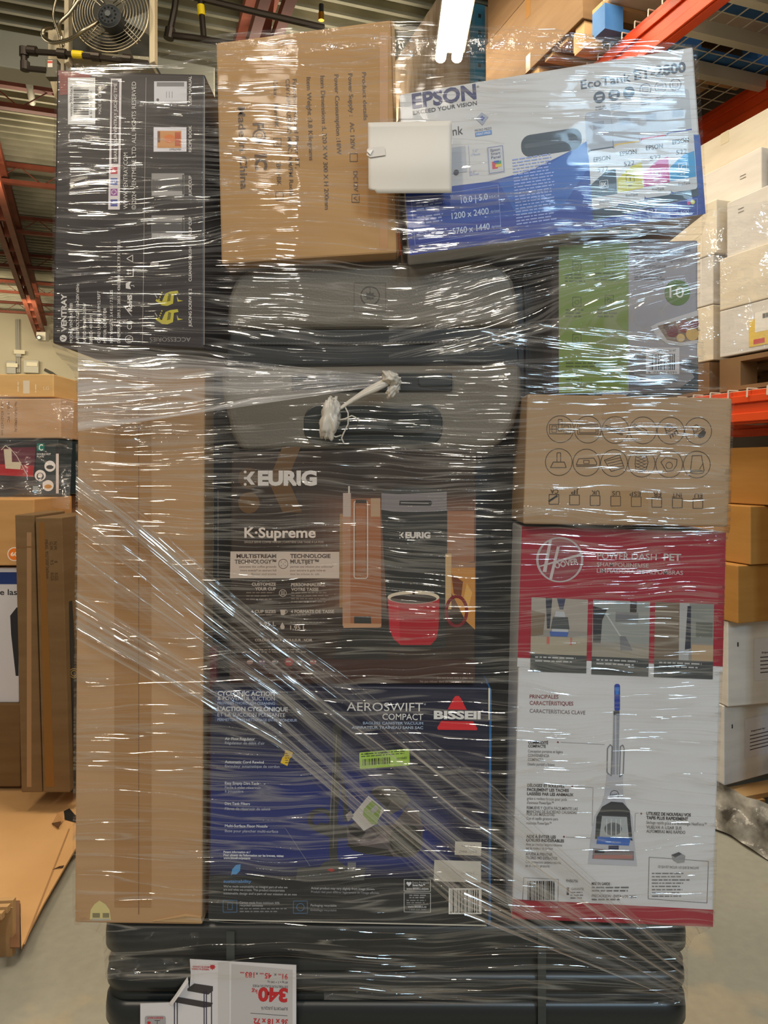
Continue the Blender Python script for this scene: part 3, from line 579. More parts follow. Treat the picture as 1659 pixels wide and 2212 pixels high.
for y in (375, 466):
    A.rect(328, y, 398, y+50, (84, 80, 80), 2); A.rect(328, y, 398, y+13, (150, 144, 140), 3); A.rect(328, y+38, 398, y+48, (170, 164, 160), 3); A.rect(394, y+3, 412, y+46, (60, 56, 56), 3); A.frame(328, y, 398, y+50, 1, (130, 124, 120), 4)
A.rect(325, 567, 343, 573, (170, 160, 156), 2)
for y in (628, 668):
    A.poly([(368, y+2), (384, y), (386, y+6), (376, y+8), (374, y+28), (362, y+33), (350, y+32), (336, y+22), (338, y+18), (350, y+24), (354, y+14), (358, y+6)], (190, 176, 54), 3)
    A.poly([(364, y+6), (370, y+8), (368, y+22), (361, y+24)], (110, 100, 30), 4)
    for k in range(4): A.circle(350-k*2, y+4+k*5, 1.6, (200, 186, 60), 4, n=8)
    A.poly([(382, y+12), (386, y+20), (396, y+22), (384, y+24)], (200, 186, 60), 3); A.line([(335, y+8), (340, y+16)], 2, (170, 160, 150), 4)
for t, y, L_ in (('USER MANUAL', 227, 62), ('RECIPE BOOK', 329, 57), ('JUICE CUP', 424, 44), ('PULP CUP', 511, 42), ('CLEANING BRUSH', 608, 74), ('JUICING SCREW X 2', 706, 82)): A.text(t, 414, y, L_, 6, WH, 90, .015)
A.text('ACCESSORIES', 412, 729, 88, 9, (150, 142, 136), 180)
A.circle(137, 731, 7.5, WH, 2); A.text('V', 142, 735, 8, 9, (44, 38, 40), 90, l=3); A.text('VENTRAY', 144, 717, 82, 11, WH, 90, .03)
for t, x, L_ in (('MODEL: VENTRAY 900', 157, 86), ('RATED VOLTAGE: 110-120V 60Hz', 171, 128), ('RATED POWER: 250W', 186, 86), ('SPEED: 40 RPM', 200, 60), ('CORD LENGTH: 0.9M/2.95FT', 217, 112), ('MOTOR: DC MOTOR', 230, 76), ('NET WEIGHT: 3.4 KG / 7.5 LBS', 244, 114), ('DIMENSIONS: 209.5 X 200.5 X 436.5 MM / 8.2 X 7.9 X 17.2 IN', 260, 222)): A.text(t, x, 741, L_, 6, WH, 90, .01)
A.ring(279, 733, 8, 1.2, WH); A.text('ETL', 282, 739, 12, 6, WH, 90); A.text('CB', 285, 712, 19, 10, WH, 90); A.text('RoHS', 285, 673, 36, 9, WH, 90, .05); A.line([(282, 678), (286, 684), (270, 664)], 1.5, WH)
A.poly([(283, 608), (272, 612), (272, 623), (283, 625), (280, 617)], WH); A.line([(283, 617), (289, 617), (290, 620)], 1.2, WH)
for y in (584, 591): A.line([(284, y), (275, y)], 2, WH); A.poly([(278, y-3), (278, y+3), (273, y)], WH)
A.line([(288, 580), (288, 596)], 1.8, WH); A.loop([(274, 559), (287, 551), (287, 566)], 1.5, WH)
A.build(vb)
# ---- record player carton
DR = 1.11
rb = front_box('record_player_carton', ((467, 92), (845, 42), (858, 546), (478, 570)), DR, .32, card('cardboard_record', (184, 142, 92)), 'tan record player carton with sideways product details, tallest at top centre')
A = Art(DR); K = (92, 66, 44)
rot = -88
for t, x, y, L_, h in (('Product details', 782, 156, 104, 8.5), ('Power Supply :   AC 120V', 752, 159, 164, 9), ('DC12V', 763, 370, 44, 9), ('Power Consumption :18W', 722, 161, 173, 9), ('Item Dimensions :L 320 X W 300 X H 200mm', 692, 164, 289, 9), ('Item Weight :3.8 Kilograms', 662, 167, 180, 9),
        ('Function  :Record Player, BT,', 632, 171, 193, 8.5), ('CD/TAPE, USB/SD MMC, AM/FM Radio', 617, 171, 252, 8.5), ('Color:   Man+BK', 590, 173, 103, 9), ('BK+BK', 597, 354, 47, 9)): A.text(t, x, y, L_, h, K, rot, .012)
for x, y, ck in ((756, 332, 0), (760, 420, 1), (591, 299, 1), (596, 415, 0)):
    A.frame(x, y, x+16, y+17, 1.5, K); 
    if ck: A.line([(x+10, y+5), (x+4, y+8), (x+12, y+13)], 1.3, K)
A.text('Made in China', 514, 231, 178, 15, K, rot, .02); A.text('F', 547, 266, 13, 22, K, rot, .04); A.text('IC', 551, 334, 34, 24, K, rot, .04)
A.ring(560, 294, 13, 4, K); A.ring(560, 294, 6.5, 2.5, K); 
A.rect(820, 70, 838, 540, (182, 132, 80), 1)
A.build(rb)
mb = MB(); mb.prism([P(845, 44, DR), P(852, 47, DR+.02), P(862, 545, DR+.02), P(858, 546, DR)], (0, .05, 0), card('cardboard_flapc', (206, 166, 116))); mb.build('side_flap', rb)
# ---- printer box
DE = 1.09; TQ = ((862, 203), (1498, 100), (1524, 462), (884, 552))
eb = front_box('printer_box', TQ, DE, .30, nmat('printer_white', (196, 194, 194), (204, 202, 200), (2, 2, 2), 2, .35), 'white and blue ink tank printer box tilted at the top right of the load')
A = Art(DE); A.T = quadT((0, 0, 640, 352), TQ)   # flat box coordinates 640 x 352
BL = (24, 62, 152)
A.poly([(0, 352), (640, 352), (640, 186), (585, 176), (500, 168), (400, 166), (270, 208), (180, 218), (100, 216), (0, 210)], BL, 1)
A.poly([(300, 206), (400, 162), (400, 215), (330, 300), (250, 330), (200, 220)], (36, 86, 170), 2); A.poly([(0, 300), (640, 300), (640, 352), (0, 352)], (26, 48, 142), 2) 
A.text('EPSON', 27, 36, 139, 30, (34, 38, 92), 0, .035); A.text('EXCEED YOUR VISION', 27, 50, 139, 8, (50, 50, 60), 0, .01); A.text('®', 168, 14, 5, 4, (60, 60, 70))
A.text('EcoTank', 392, 52, 108, 18, (66, 66, 76), 0, .01); A.text('ET-2800', 508, 50, 112, 20, (66, 66, 76), 0, .03)
for k, x in enumerate((430, 462, 494)): A.circle(x, 75, 12.5, (64, 66, 78), 3, n=22); 
for x in (430, 462): A.rect(x-7, 70, x+7, 74, (190, 190, 196), 4); A.rect(x-5, 77, x+5, 81, (190, 190, 196), 4)
for r_ in (3, 6, 9): A.line([(494+r_*math.cos(math.radians(q)), 80-r_*math.sin(math.radians(q))) for q in range(45, 136, 15)], 1.3, (200, 200, 206), 4)
for x in (530, 563, 595): A.ring(x, 74, 12, 1.2, (100, 100, 110)); A.frame(x-6, 70, x+5, 79, 1, (110, 110, 118))
for x in (420, 452, 518, 552): A.greek(x, 94, x+26, 3, 5, 3, (140, 140, 148))
A.text('nk', 110, 108, 22, 18, (50, 50, 54)); A.poly([(161, 80), (175, 68), (189, 80), (175, 96)], (150, 156, 172), 2); A.poly([(169, 80), (175, 75), (181, 80), (175, 87)], (40, 70, 150), 3)
A.text('MICRO PIEZO', 158, 107, 36, 4.5, (90, 90, 110)); A.rect(158, 109, 194, 118, (90, 130, 190), 2); A.text('HEAT-FREE', 161, 116, 30, 4.5, W)
A.rect(100, 134, 135, 190, (170, 172, 180), 2); A.circle(112, 188, 6, (60, 60, 70), 3, n=12); A.line([(142, 134), (142, 200)], .8, (150, 160, 200))
A.text('7.0"', 150, 150, 12, 5, (170, 185, 220)); A.text('179mm', 146, 158, 20, 5, (170, 185, 220)); A.text('13.3"', 140, 194, 14, 4, (160, 170, 215)); A.text('347mm', 140, 200, 20, 4.5, (160, 170, 215))
A.rect(181, 144, 217, 203, (186, 186, 190), 2); A.frame(183, 146, 215, 201, 1, (80, 90, 150), 3)
for t, y in (('Epson', 155), ('Smart', 163), ('Panel', 171)): A.text(t, 189, y, 20, 5.5, (60, 64, 100), 0, .01)
A.rect(190, 177, 202, 193, (190, 60, 70), 3); A.rect(199, 177, 210, 185, (60, 140, 90), 3); A.rect(197, 184, 210, 190, (210, 180, 60), 4); A.rect(194, 176, 205, 180, (60, 80, 170), 4)
A.loop([(12, 232), (200, 228), (200, 326), (14, 332)], 1, (120, 140, 205))
for i, (y, a_, b_) in enumerate(((246, '10.0 | 5.0', 'ISO'), (277, '1200 x 2400', 'dpi/ppp'), (310, '5760 x 1440', 'dpi/ppp'))):
    A.greek(22, y-6, 84, 3, 7, 4, (150, 165, 215)); A.text(a_, 118 if i == 0 else 96, y+10, 58 if i == 0 else 80, 13, (190, 205, 235), 0, .01); A.text(b_, 180, y+8, 20, 5, (170, 190, 225))
A.greek(234, 178, 322, 22, 6.6, 3.2, (150, 165, 222), 3, .15)
A.poly(rr(255, 132, 386, 178, 20), (44, 46, 50), 3); A.poly(rr(262, 150, 384, 160, 5), (66, 68, 72), 4)
# bottles
for k, (c, nm) in enumerate((((46, 56, 66), 'BK'), ((202, 196, 44), 'Y'), ((190, 44, 128), 'M'), ((40, 142, 200), 'C'))):
    x = 398+k*57; y = 186-k*4
    A.poly(rr(x-2, 104-k*6 if k in (0, 3) else 112, x+54, y+12, 8, 3), (164+k*3, 168+k*2, 178), 3); A.rect(x+14, 126, x+38, 142, (140, 144, 156), 4)
    A.rect(x, y-3, x+54, y+3, ((60, 60, 68), (214, 178, 64), (190, 60, 80), (60, 60, 150))[k], 4)
    A.poly(rr(x, y, x+57, y+124, 6, 3), (198, 200, 204), 5)
    A.poly([(x, y+72), (x+16, y+60), (x+34, y+48), (x+56, y+44), (x+56, y+98), (x, y+100)], c, 6)
    A.text('EPSON', x+10, y+24, 36, 9, (50, 52, 60), 0, .01, 7); A.text('522', x+17, y+47, 23, 9.5, (50, 52, 60), 0, 0, 7)
    tc_ = (50, 52, 40) if k == 1 else (215, 220, 226)
    A.frame(x+20, y+66, x+37, y+82, 1, tc_, 7); A.text(nm, x+(22 if k == 0 else 25), y+79, 13 if k == 0 else 7, 9, tc_, 0, .02, 7)
    A.text('EcoTank', x+17, y+112, 26, 6, (60, 62, 70), 0, 0, 7); A.greek(x+23, y+88, x+35, 1, 3, 2.4, tc_, 7)
A.poly([(398, 312), (628, 296), (628, 312), (560, 322), (398, 334)], (46, 56, 66), 2)
A.loop([(500, 322), (624, 318), (622, 352), (500, 352)], 1, (140, 150, 215), 4); A.line([(562, 320), (562, 350)], 1, (140, 150, 215), 4)
A.text('522', 514, 334, 22, 7, (205, 210, 235), l=5); A.ring(544, 331, 4, 1, (60, 60, 80), 5); A.text('~3,600', 507, 347, 36, 7, (200, 205, 235), l=5); A.circle(605, 325, 4, (190, 70, 140), 5, n=12); A.circle(614, 324, 5, (196, 196, 80), 5, n=12); A.text('522', 568, 332, 22, 6, (150, 160, 215), l=5); A.text('~6,500', 570, 345, 34, 6, (170, 180, 225), l=5)
A.loop([(394, 338), (498, 334), (498, 351), (394, 351)], .8, (120, 135, 205), 4); A.greek(398, 340, 490, 2, 6, 3, (140, 155, 215), 5)
A.build(eb)
# ---- grey hard luggage seen from its end
DS = 1.14
GRY = nmat('luggage_shell', (108, 101, 90), (116, 108, 97), (2, 2, 2), 3, .42, bump=.12, bscale=300); GD = mat((30, 34, 36), .4); GH = mat((40, 46, 46), .35)
su = empty('luggage', P(800, 770, DS+.15), 'grey hard shell suitcase on its side with black zip band and handles', 'suitcase')
def shell(pts, nm, m=GRY, D_=DS, dep=.34, bev=.012): mb = MB(); mb.prism([P(x, y, D_) for x, y in pts], (0, dep, 0), m); return mb.build(nm, su, bevel=bev, segs=4)
shell([(486, 712), (492, 640), (510, 596), (545, 576), (700, 567), (1040, 562), (1085, 575), (1110, 605), (1120, 650), (1124, 706)], 'upper_shell')
shell([(474, 792), (1128, 786), (1128, 860), (1112, 920), (1080, 962), (1040, 972), (520, 974), (500, 940), (480, 860)], 'lower_shell')
shell([(496, 712), (1118, 706), (1122, 786), (484, 792)], 'zip_band', GD, DS+.008, .32, .004)
mb = MB(); mb.tube([P(500+k*4, 742+math.sin(k*.04)*1-.01*k, DS+.005) for k in range(154)], [.0022 if k % 2 else .0013 for k in range(154)], mat((70, 70, 70), .35)); mb.build('zipper', su)
A = Art(DS); A.frame(765, 611, 833, 673, 1.6, (88, 80, 68)); A.ring(799.5, 639, 20, 2.2, (60, 56, 50)); 
leaf = [(0, -10), (3, -5), (8, -7), (7, -2), (12, 1), (7, 4), (8, 8), (2, 7), (0, 9), (-2, 7), (-8, 8), (-7, 4), (-12, 1), (-7, -2), (-8, -7), (-3, -5)]
A.poly([(799.5+x*1.05, 639+y) for x, y in leaf], (66, 62, 56)); A.line([(799.5, 619), (799.5, 632)], 1.2, (66, 62, 56)); A.build(su, 'round_emblem')
mb = MB(); mb.prism([P(x, y, DS-.004) for x, y in rr(630, 806, 977, 845, 3)], (0, .01, 0), GD); th_ = mb.build('telescopic_handle', su, bevel=.0015)
mb = MB(); mb.prism([P(x, y, DS-.008) for x, y in rr(905, 812, 975, 833, 7)], (0, .004, 0), mat((50, 56, 58), .3)); mb.build('release_button', th_)
mb = MB(); mb.prism([P(x, y, DS-.003) for x, y in rr(656, 874, 956, 962, 34, 6)], (0, .02, 0), GH); mb.prism([P(x, y, DS-.010) for x, y in rr(690, 888, 930, 935, 22, 6)], (0, .008, 0), mat((34, 40, 40), .3)); ch_ = mb.build('carry_handle', su, bevel=.002)
mb = MB(); mb.prism([P(x, y, DS-.013) for x, y in rr(777, 908, 836, 930, 6)], (0, .003, 0), mat((58, 64, 64), .3)); mb.build('grip_button', ch_)
# ---- ceramic storage box
DC = 1.12
cb = front_box('ceramic_set_box', ((1207, 530), (1508, 518), (1508, 846), (1207, 849)), DC, .28, mat((150, 146, 152), .4), 'green and grey ceramic food storage box below the printer box')
A = Art(DC); A.poly([(1207, 530), (1358, 524), (1357, 847), (1207, 849)], (114, 132, 46), 1); GN = (76, 88, 36); LT = (112, 108, 112)
A.text('Ceramic food storage set', 1370, 543, 122, 9, LT); A.greek(1370, 546, 1482, 1, 4, 3.5, (100, 96, 100)); A.text('Ensemble de rangement', 1370, 565, 114, 9, LT); A.text('en céramique', 1370, 579, 68, 9, LT); A.text('pour aliments', 1370, 592, 62, 9, LT); A.greek(1370, 597, 1450, 2, 5, 3, (104, 100, 104))
A.circle(1463, 632, 28, (92, 114, 42), 2); A.text('10', 1446, 643, 31, 23, (214, 216, 206), l=3)
for x, y in ((1246, 574), (1316, 568), (1246, 652), (1316, 648), (1246, 732)): A.frame(x-9, y-10, x+9, y+10, 1.5, GN); A.ring(x, y+1, 4.5, 1.2, GN)
A.line([(1306, 648), (1326, 648)], 1.2, GN); A.line([(1310, 641), (1322, 655)], 1.2, GN)
for x, y, e in ((1220, 592, 1274), (1284, 589, 1344), (1222, 668, 1272), (1290, 668, 1340)): A.greek(x, y, e, 3, 7, 4, GN, ragged=.4)
A.greek(1222, 783, 1300, 2, 7, 4, GN); A.text('www.corelle.com', 1222, 823, 44, 5, GN) if 0 else A.greek(1222, 818, 1262, 1, 6, 4, GN)
A.text("* Faisant affaire au Québec sous", 1222, 831, 76, 5, GN); A.text('le nom les Entrepôts Corelle', 1222, 838, 64, 5, GN) if 0 else A.greek(1222, 834, 1290, 1, 6, 4, GN)
# bowl picture
A.poly([(1358, 770), (1400, 760), (1470, 780), (1508, 772), (1508, 847), (1358, 848)], (92, 88, 92), 2); A.poly([(1405, 706), (1420, 698), (1508, 670), (1508, 742), (1470, 748), (1440, 742), (1420, 728)], (188, 184, 186), 3)
A.poly([(1420, 704), (1508, 682), (1508, 734), (1470, 740), (1440, 734)], (124, 100, 82), 4)
for x, y, r_, c in ((1452, 716, 13, (110, 48, 48)), (1478, 705, 14, (130, 60, 50)), (1495, 722, 14, (196, 160, 92)), (1470, 730, 9, (200, 168, 110)), (1440, 706, 8, (90, 60, 44)), (1500, 700, 9, (112, 40, 40))): A.circle(x, y, r_, c, 5, n=16)
A.poly([(1358, 782), (1430, 770), (1500, 806), (1498, 830), (1440, 838), (1358, 800)], (128, 124, 126), 3); A.poly([(1480, 780), (1508, 790), (1508, 840), (1460, 845), (1500, 815)], (52, 58, 64), 4)
A.rect(1395, 751, 1467, 808, (200, 196, 200), 6); A.barcode(1402, 764, 1460, 800, None, m=.02, l=6); A.text('ITEM / ART. 1756147', 1404, 760, 55, 5, (60, 58, 62), l=7); A.text('8  03482 6591', 1400, 807, 60, 5, (50, 48, 52), l=7)
A.text('MADE IN THAILAND', 1406, 818, 50, 5.5, (60, 58, 60), l=7); A.text('FABRIQUÉ EN THAÏLANDE', 1397, 826, 66, 5, (60, 58, 60), l=7)
A.build(cb)
mb = MB(); mb.prism([P(1192, 540, DC+.02), P(1207, 531, DC), P(1207, 848, DC), P(1192, 846, DC+.02)], (0, .2, 0), mat((92, 88, 92), .45)); mb.build('side_panel', cb)
# ---- steam mop carton
DM = 1.10
mpb = front_box('steam_mop_carton', ((1139, 851), (1582, 860), (1574, 1138), (1130, 1132)), DM, .34, CARD4, 'tan carton with twelve circled accessory drawings, right column')
A = Art(DM); A.T = quadT((1135, 852, 1578, 1136), ((1139, 851), (1582, 860), (1574, 1138), (1130, 1132))); K = (62, 50, 40)
A.T = lambda x, y: (x, y)
for r_, (y0, dy) in enumerate(((927, .014), (998, .018))):
    for k in range(6):
        x = (1210 if r_ == 0 else 1207)+k*59.6; y = y0+k*59.6*dy; A.ring(x, y, 29, 1.2, K)
        if r_ == 0:
            if k == 0: A.frame(x-23, y-10, x+23, y+10, 1.2, K); A.frame(x-4, y-21, x+4, y+4, 1.1, K); A.line([(x-22, y), (x+22, y)], 1, K); A.frame(x-18, y-7, x-8, y+7, .9, K); A.frame(x+8, y-7, x+18, y+7, .9, K)
            if k == 1: A.frame(x-22, y-11, x+22, y+10, 1.2, K); A.frame(x-18, y-8, x+18, y+7, 1.1, K)
            if k == 2: A.loop([(x-22, y-10), (x+14, y+2), (x+23, y+4), (x+12, y+1)], 1.1, K); A.loop([(x-23, y-4), (x-20, y-6), (x+16, y+9), (x+14, y+11)], 1.2, K)
            if k == 3: A.loop([(x-24, y-8), (x-18, y-14), (x+8, y), (x+12, y+10), (x+2, y+8)], 1.2, K); A.line([(x-18, y-8), (x+4, y+6)], 1, K); A.line([(x+8, y), (x+2, y+8)], 1, K)
            if k >= 4:
                A.loop([(x-14, y-8), (x-4, y-14), (x+8, y-6), (x+14, y-4), (x+6, y+8), (x-8, y+8), (x-10, y)], 1.3, K); A.ring(x-6, y-5, 5, 1, K); A.line([(x-9, y+5), (x+12, y-6)], 1, K)
                if k == 5: A.poly([(x-3, y+10), (x+10, y-3), (x+17, y+2), (x+13, y+12), (x+3, y+15)], (66, 60, 54), 3)
                else:
                    for q in range(4): A.line([(x-2+q*5, y+8-q*3), (x+1+q*5, y+17-q*3)], 1.8, K)
        else:
            if k == 0: A.loop([(x-18, y+12), (x-12, y), (x+12, y), (x+16, y+12)], 1.4, K); A.frame(x-4, y-20, x+4, y, 1.2, K)
            if k == 1: A.loop([(x-22, y+5), (x-17, y-8), (x+16, y-10), (x+22, y), (x+22, y+5)], 1.3, K); A.line([(x-22, y+8), (x+22, y+8)], 1.2, K); A.frame(x-6, y-5, x+6, y+2, 1, K)
            if k == 2: A.loop([(x-21, y-6), (x+12, y-18), (x+22, y+10), (x-6, y+18)], 1.3, K); [A.line([(x-18+q*4, y-4+q*5), (x+14+q*2, y-12+q*6)], 1, K) for q in range(4)]
            if k == 3:
                A.loop([(x-12, y-20), (x+10, y-20), (x+14, y-2), (x+10, y+12), (x, y+18), (x-12, y+14), (x-14, y)], 1.3, K)
                for q in range(-2, 3): A.line([(x-12, y-8+q*7), (x+8, y+6+q*7-4)], .8, K); A.line([(x+12, y-8+q*7), (x-10, y+6+q*7-4)], .8, K)
            if k == 4: A.loop([(x-18, y-4), (x-8, y-14), (x+6, y-12), (x+17, y-10), (x+16, y+2), (x+8, y+14), (x-6, y+16), (x-12, y+6)], 1.3, K); A.ring(x, y+3, 7, 1, K)
            if k == 5: A.loop([(x-14, y+16), (x-10, y-19), (x+10, y-20), (x+16, y+14)], 1.3, K); A.ring(x, y+16, 15, 1.1, K, ry=4); A.line([(x+6, y+10), (x+13, y-2)], 1, K)
for k, t in enumerate(('CA', 'JP', 'UK', 'US', 'ESP', 'FR', 'INT', 'EU')):
    x = 1186+k*44.4; y = 1068+k*1.3; A.frame(x, y, x+21, y+21, 1.3, K); A.text(t, x+20, y-11, {'ESP': 24, 'INT': 21}.get(t, 17), 9, K, 180)
A.line([(1185, 1083), (1200, 1073), (1204, 1071)], 4, (30, 28, 26)); A.build(mpb)
A = Art(DM); A.rect(1300, 852, 1352, 905, (160, 128, 90), 1); A.rect(1320, 1060, 1400, 1128, (160, 128, 90), 1); A.build(mpb, 'packing_tape')
# ---- carpet washer box (red / white)
DH = 1.12; HQ = ((1127, 1137), (1568, 1150), (1540, 2002), (1106, 1984))
hb = front_box('carpet_washer_box', HQ, DH, .30, mat((205, 205, 208), .35), 'tall white and red carpet washer box at the lower right of the load')
A = Art(DH); RD = (150, 34, 52); A.poly([(1127, 1137), (1568, 1150), (1561, 1440), (1118, 1422)], RD, 1); A.poly([(1107, 1942), (1541, 1965), (1540, 2002), (1106, 1984)], (156, 42, 56), 1)
A.poly([(1118, 1421), (1561, 1440), (1560, 1452), (1117, 1440)], (205, 205, 208), 2)
SV = (186, 176, 176); A.circle(1209, 1209, 51, (176, 168, 170), 2, 49, 36); A.circle(1209, 1209, 46, (140, 62, 72), 3, n=36)
A.poly([(1172, 1235), (1186, 1166), (1192, 1167), (1180, 1236)], SV, 4); A.poly([(1186, 1250), (1203, 1180), (1209, 1181), (1192, 1252)], SV, 4); A.poly([(1165, 1222), (1165, 1225), (1258, 1200), (1257, 1194)], SV, 4)
A.text('OOVER', 1199, 1228, 52, 12, SV, 12, .03, 5)
A.text('POWER', 1290, 1207, 68, 14, SV, -1.5, .01); A.text('DASH', 1364, 1209, 54, 14, SV, -1.5, 0); A.text('™', 1420, 1198, 6, 3, SV); A.text('PET', 1433, 1210, 38, 14, SV, -1.5, .03)
A.text('SHAMPOUINEUSE', 1289, 1223, 112, 8.5, SV, -1.5, .005); A.text('LIMPIADORA DE ALFOMBRAS', 1289, 1237, 186, 9, SV, -1.5, .005)
ph = [((1148, 1290), (1270, 1295), (1266, 1454), (1145, 1450)), ((1281, 1295), (1404, 1300), (1400, 1461), (1277, 1456)), ((1415, 1300), (1542, 1305), (1539, 1467), (1412, 1462))]
for i, q in enumerate(ph):
    A.poly(q, (140, 136, 130), 3); s0 = A.T; A.T = quadT((0, 0, 120, 160), q)
    if i == 0:
        A.rect(0, 0, 120, 70, (156, 148, 140), 4); A.rect(0, 84, 120, 122, (160, 150, 132), 4); A.poly([(30, 0), (44, 0), (40, 66), (34, 66)], (50, 54, 66), 5); A.poly([(54, 0), (72, 0), (68, 24), (60, 24)], (60, 66, 90), 5)
        A.poly([(52, 28), (70, 28), (80, 74), (44, 74)], (176, 180, 186), 6); A.poly([(46, 40), (78, 40), (82, 66), (42, 66)], (74, 78, 80), 7); A.poly([(40, 72), (80, 72), (78, 82), (42, 82)], (70, 96, 160), 8); A.rect(34, 84, 40, 100, (180, 100, 90), 6); A.rect(84, 84, 88, 100, (180, 100, 90), 6)
        A.poly([(0, 28), (30, 34), (26, 80), (0, 84)], (120, 104, 88), 5)
    if i == 1:
        A.rect(0, 0, 120, 90, (140, 144, 142), 4); A.poly([(0, 14), (30, 20), (20, 44), (18, 92), (2, 92)], (48, 50, 58), 5); A.line([(28, 30), (62, 80)], 3, (176, 176, 178), 6); A.poly([(58, 76), (70, 76), (86, 106), (60, 106)], (110, 112, 118), 6); A.rect(78, 0, 92, 26, (60, 56, 54), 5); A.rect(0, 100, 120, 122, (150, 144, 132), 5); A.rect(48, 24, 96, 46, (110, 112, 116), 5)
    if i == 2:
        A.rect(0, 0, 50, 122, (112, 98, 84), 4); A.rect(50, 0, 70, 122, (166, 166, 168), 4); A.rect(70, 0, 120, 84, (128, 132, 128), 4); A.poly([(66, 6), (73, 6), (74, 96), (62, 100)], (48, 52, 66), 6); A.rect(84, 40, 118, 72, (100, 104, 98), 5); A.rect(76, 88, 120, 122, (172, 148, 118), 5)
        for y in (18, 44, 70): A.rect(0, y, 48, y+3, (180, 172, 160), 5)
    A.rect(0, 122, 120, 160, (66, 70, 72), 6); A.greek(10, 127, 110, 2, 8, 4, (176, 176, 178), 7); A.T = s0
A.text('PRINCIPALES', 1144, 1508, 62, 8, (126, 50, 58), -1, .01); A.text('CARACTÉRISTIQUES', 1144, 1522, 94, 8, (126, 50, 58), -1, .01); A.text('CARACTERÍSTICAS CLAVE', 1144, 1539, 120, 8, (108, 96, 100), -2, .0)
K = (60, 58, 62); G_ = (104, 102, 106)
for t, y, L_, c, b_ in (('COMMODITÉ', 1606, 43, K, .03), ('COMPACTE', 1614, 38, K, .03), ('Conception portative et légère', 1625, 75, G_, 0), ('CONVENIENCIA', 1634, 46, G_, .01), ('COMPACTA', 1643, 34, G_, .01), ('Diseño portátil y liviano', 1653, 58, G_, 0),
        ('DÉLOGEZ ET SOULEVEZ', 1699, 81, K, .03), ('FACILEMENT LES TACHES', 1708, 90, K, .03), ('LAISSÉES PAR LES ANIMAUX', 1717, 100, K, .03), ('grâce à rouleau-brosse pour poils', 1727, 86, G_, 0), ("d'animaux PowerSpin™", 1736, 58, G_, 0), ('REMUEVE Y QUITA FÁCILMENTE LAS', 1747, 110, G_, .01), ('MANCHAS DE SUCIEDAD CAUSADAS', 1755, 108, G_, .01), ('POR LAS MASCOTAS', 1761, 60, G_, .01), ('Con el cepillo giratorio para', 1770, 68, G_, 0), ('mascotas PowerSpin™', 1780, 54, G_, 0),
        ('AIDE À ÉVITER LES', 1809, 64, K, .03), ('ODEURS INDÉSIRABLES', 1817, 82, K, .03), ('Avec protection antimicrobienne', 1826, 78, G_, 0), ('sur le rouleau de brosse', 1834, 58, G_, 0), ('AYUDA A PREVENIR', 1847, 58, G_, .02), ('OLORES NO DESEADOS', 1855, 68, G_, .02), ('Con protección antimicrobiana', 1864, 76, G_, 0), ('en el cepillo giratorio', 1872, 52, G_, 0)):
    A.text(t, 1141-(y-1600)*.022, y, L_, 6, c, -1.5, b_)
for t, y, L_, c, b_ in (('UTILISEZ DE NOUVEAU VOS', 1760, 96, K, .03), ('TAPIS PLUS RAPIDEMENT', 1769, 90, K, .03), ('Séchage rapide grâce à la technologie HeatForce™', 1779, 130, G_, 0), ('VUELVA A USAR SUS', 1789, 76, G_, .01), ('ALFOMBRAS MÁS RÁPIDO', 1798, 84, G_, .01)): A.text(t, 1396, y, L_, 6.5, c, -2, b_)
for x, y in ((1205, 1603), (1236, 1698), (1218, 1807), (1385, 1757)): A.circle(x, y, 2, (110, 50, 56), 3, n=10)
for l_ in (((1211, 1603), (1306, 1608)), ((1242, 1698), (1281, 1701)), ((1281, 1701), (1279, 1784)), ((1222, 1808), (1275, 1810)), ((1379, 1756), (1372, 1757)), ((1372, 1757), (1371, 1796))): A.line(l_, .8, (140, 138, 142))
# drawn carpet washer
A.poly(rr(1327, 1477, 1339, 1536, 5), (40, 66, 156), 3); A.poly([(1328, 1484), (1337, 1484), (1336, 1500), (1329, 1500)], (60, 120, 200), 4); A.rect(1325, 1535, 1338, 1544, (40, 44, 54), 4); A.poly([(1325, 1544), (1338, 1544), (1335, 1680), (1322, 1680)], (140, 144, 154), 3); A.rect(1328, 1544, 1331, 1678, (176, 180, 190), 4)
A.loop([(1312, 1616), (1318, 1608), (1322, 1612), (1320, 1676), (1311, 1668)], 2, (110, 114, 122), 4); A.loop([(1340, 1612), (1345, 1609), (1348, 1616), (1346, 1672), (1338, 1678)], 2, (110, 114, 122), 4)
A.poly([(1311, 1672), (1345, 1674), (1346, 1720), (1354, 1742), (1366, 1765), (1370, 1820), (1376, 1870), (1270, 1866), (1276, 1810), (1284, 1764), (1300, 1736), (1306, 1716)], (176, 178, 188), 3)
A.ring(1327, 1716, 9, 1.3, (70, 72, 80), 5); A.text('Hoover', 1320, 1718, 14, 4, (70, 72, 80), 8, .01, 5)
A.poly([(1285, 1812), (1288, 1764), (1300, 1742), (1320, 1731), (1345, 1733), (1360, 1750), (1366, 1816), (1358, 1812), (1354, 1764), (1300, 1762), (1294, 1812)], (54, 58, 62), 5)
A.poly([(1296, 1762), (1354, 1764), (1356, 1808), (1294, 1806)], (160, 166, 170), 4); A.circle(1324, 1790, 19, (96, 100, 104), 6, 14); 
for x in (1310, 1320, 1330, 1340): A.line([(x, 1768), (x, 1804)], 1.6, (196, 200, 204), 7)
A.poly([(1290, 1806), (1362, 1810), (1358, 1826), (1288, 1822)], (66, 106, 184), 7); A.text('POWERDASH', 1308, 1820, 32, 4, (180, 195, 225), -2, 0, 8)
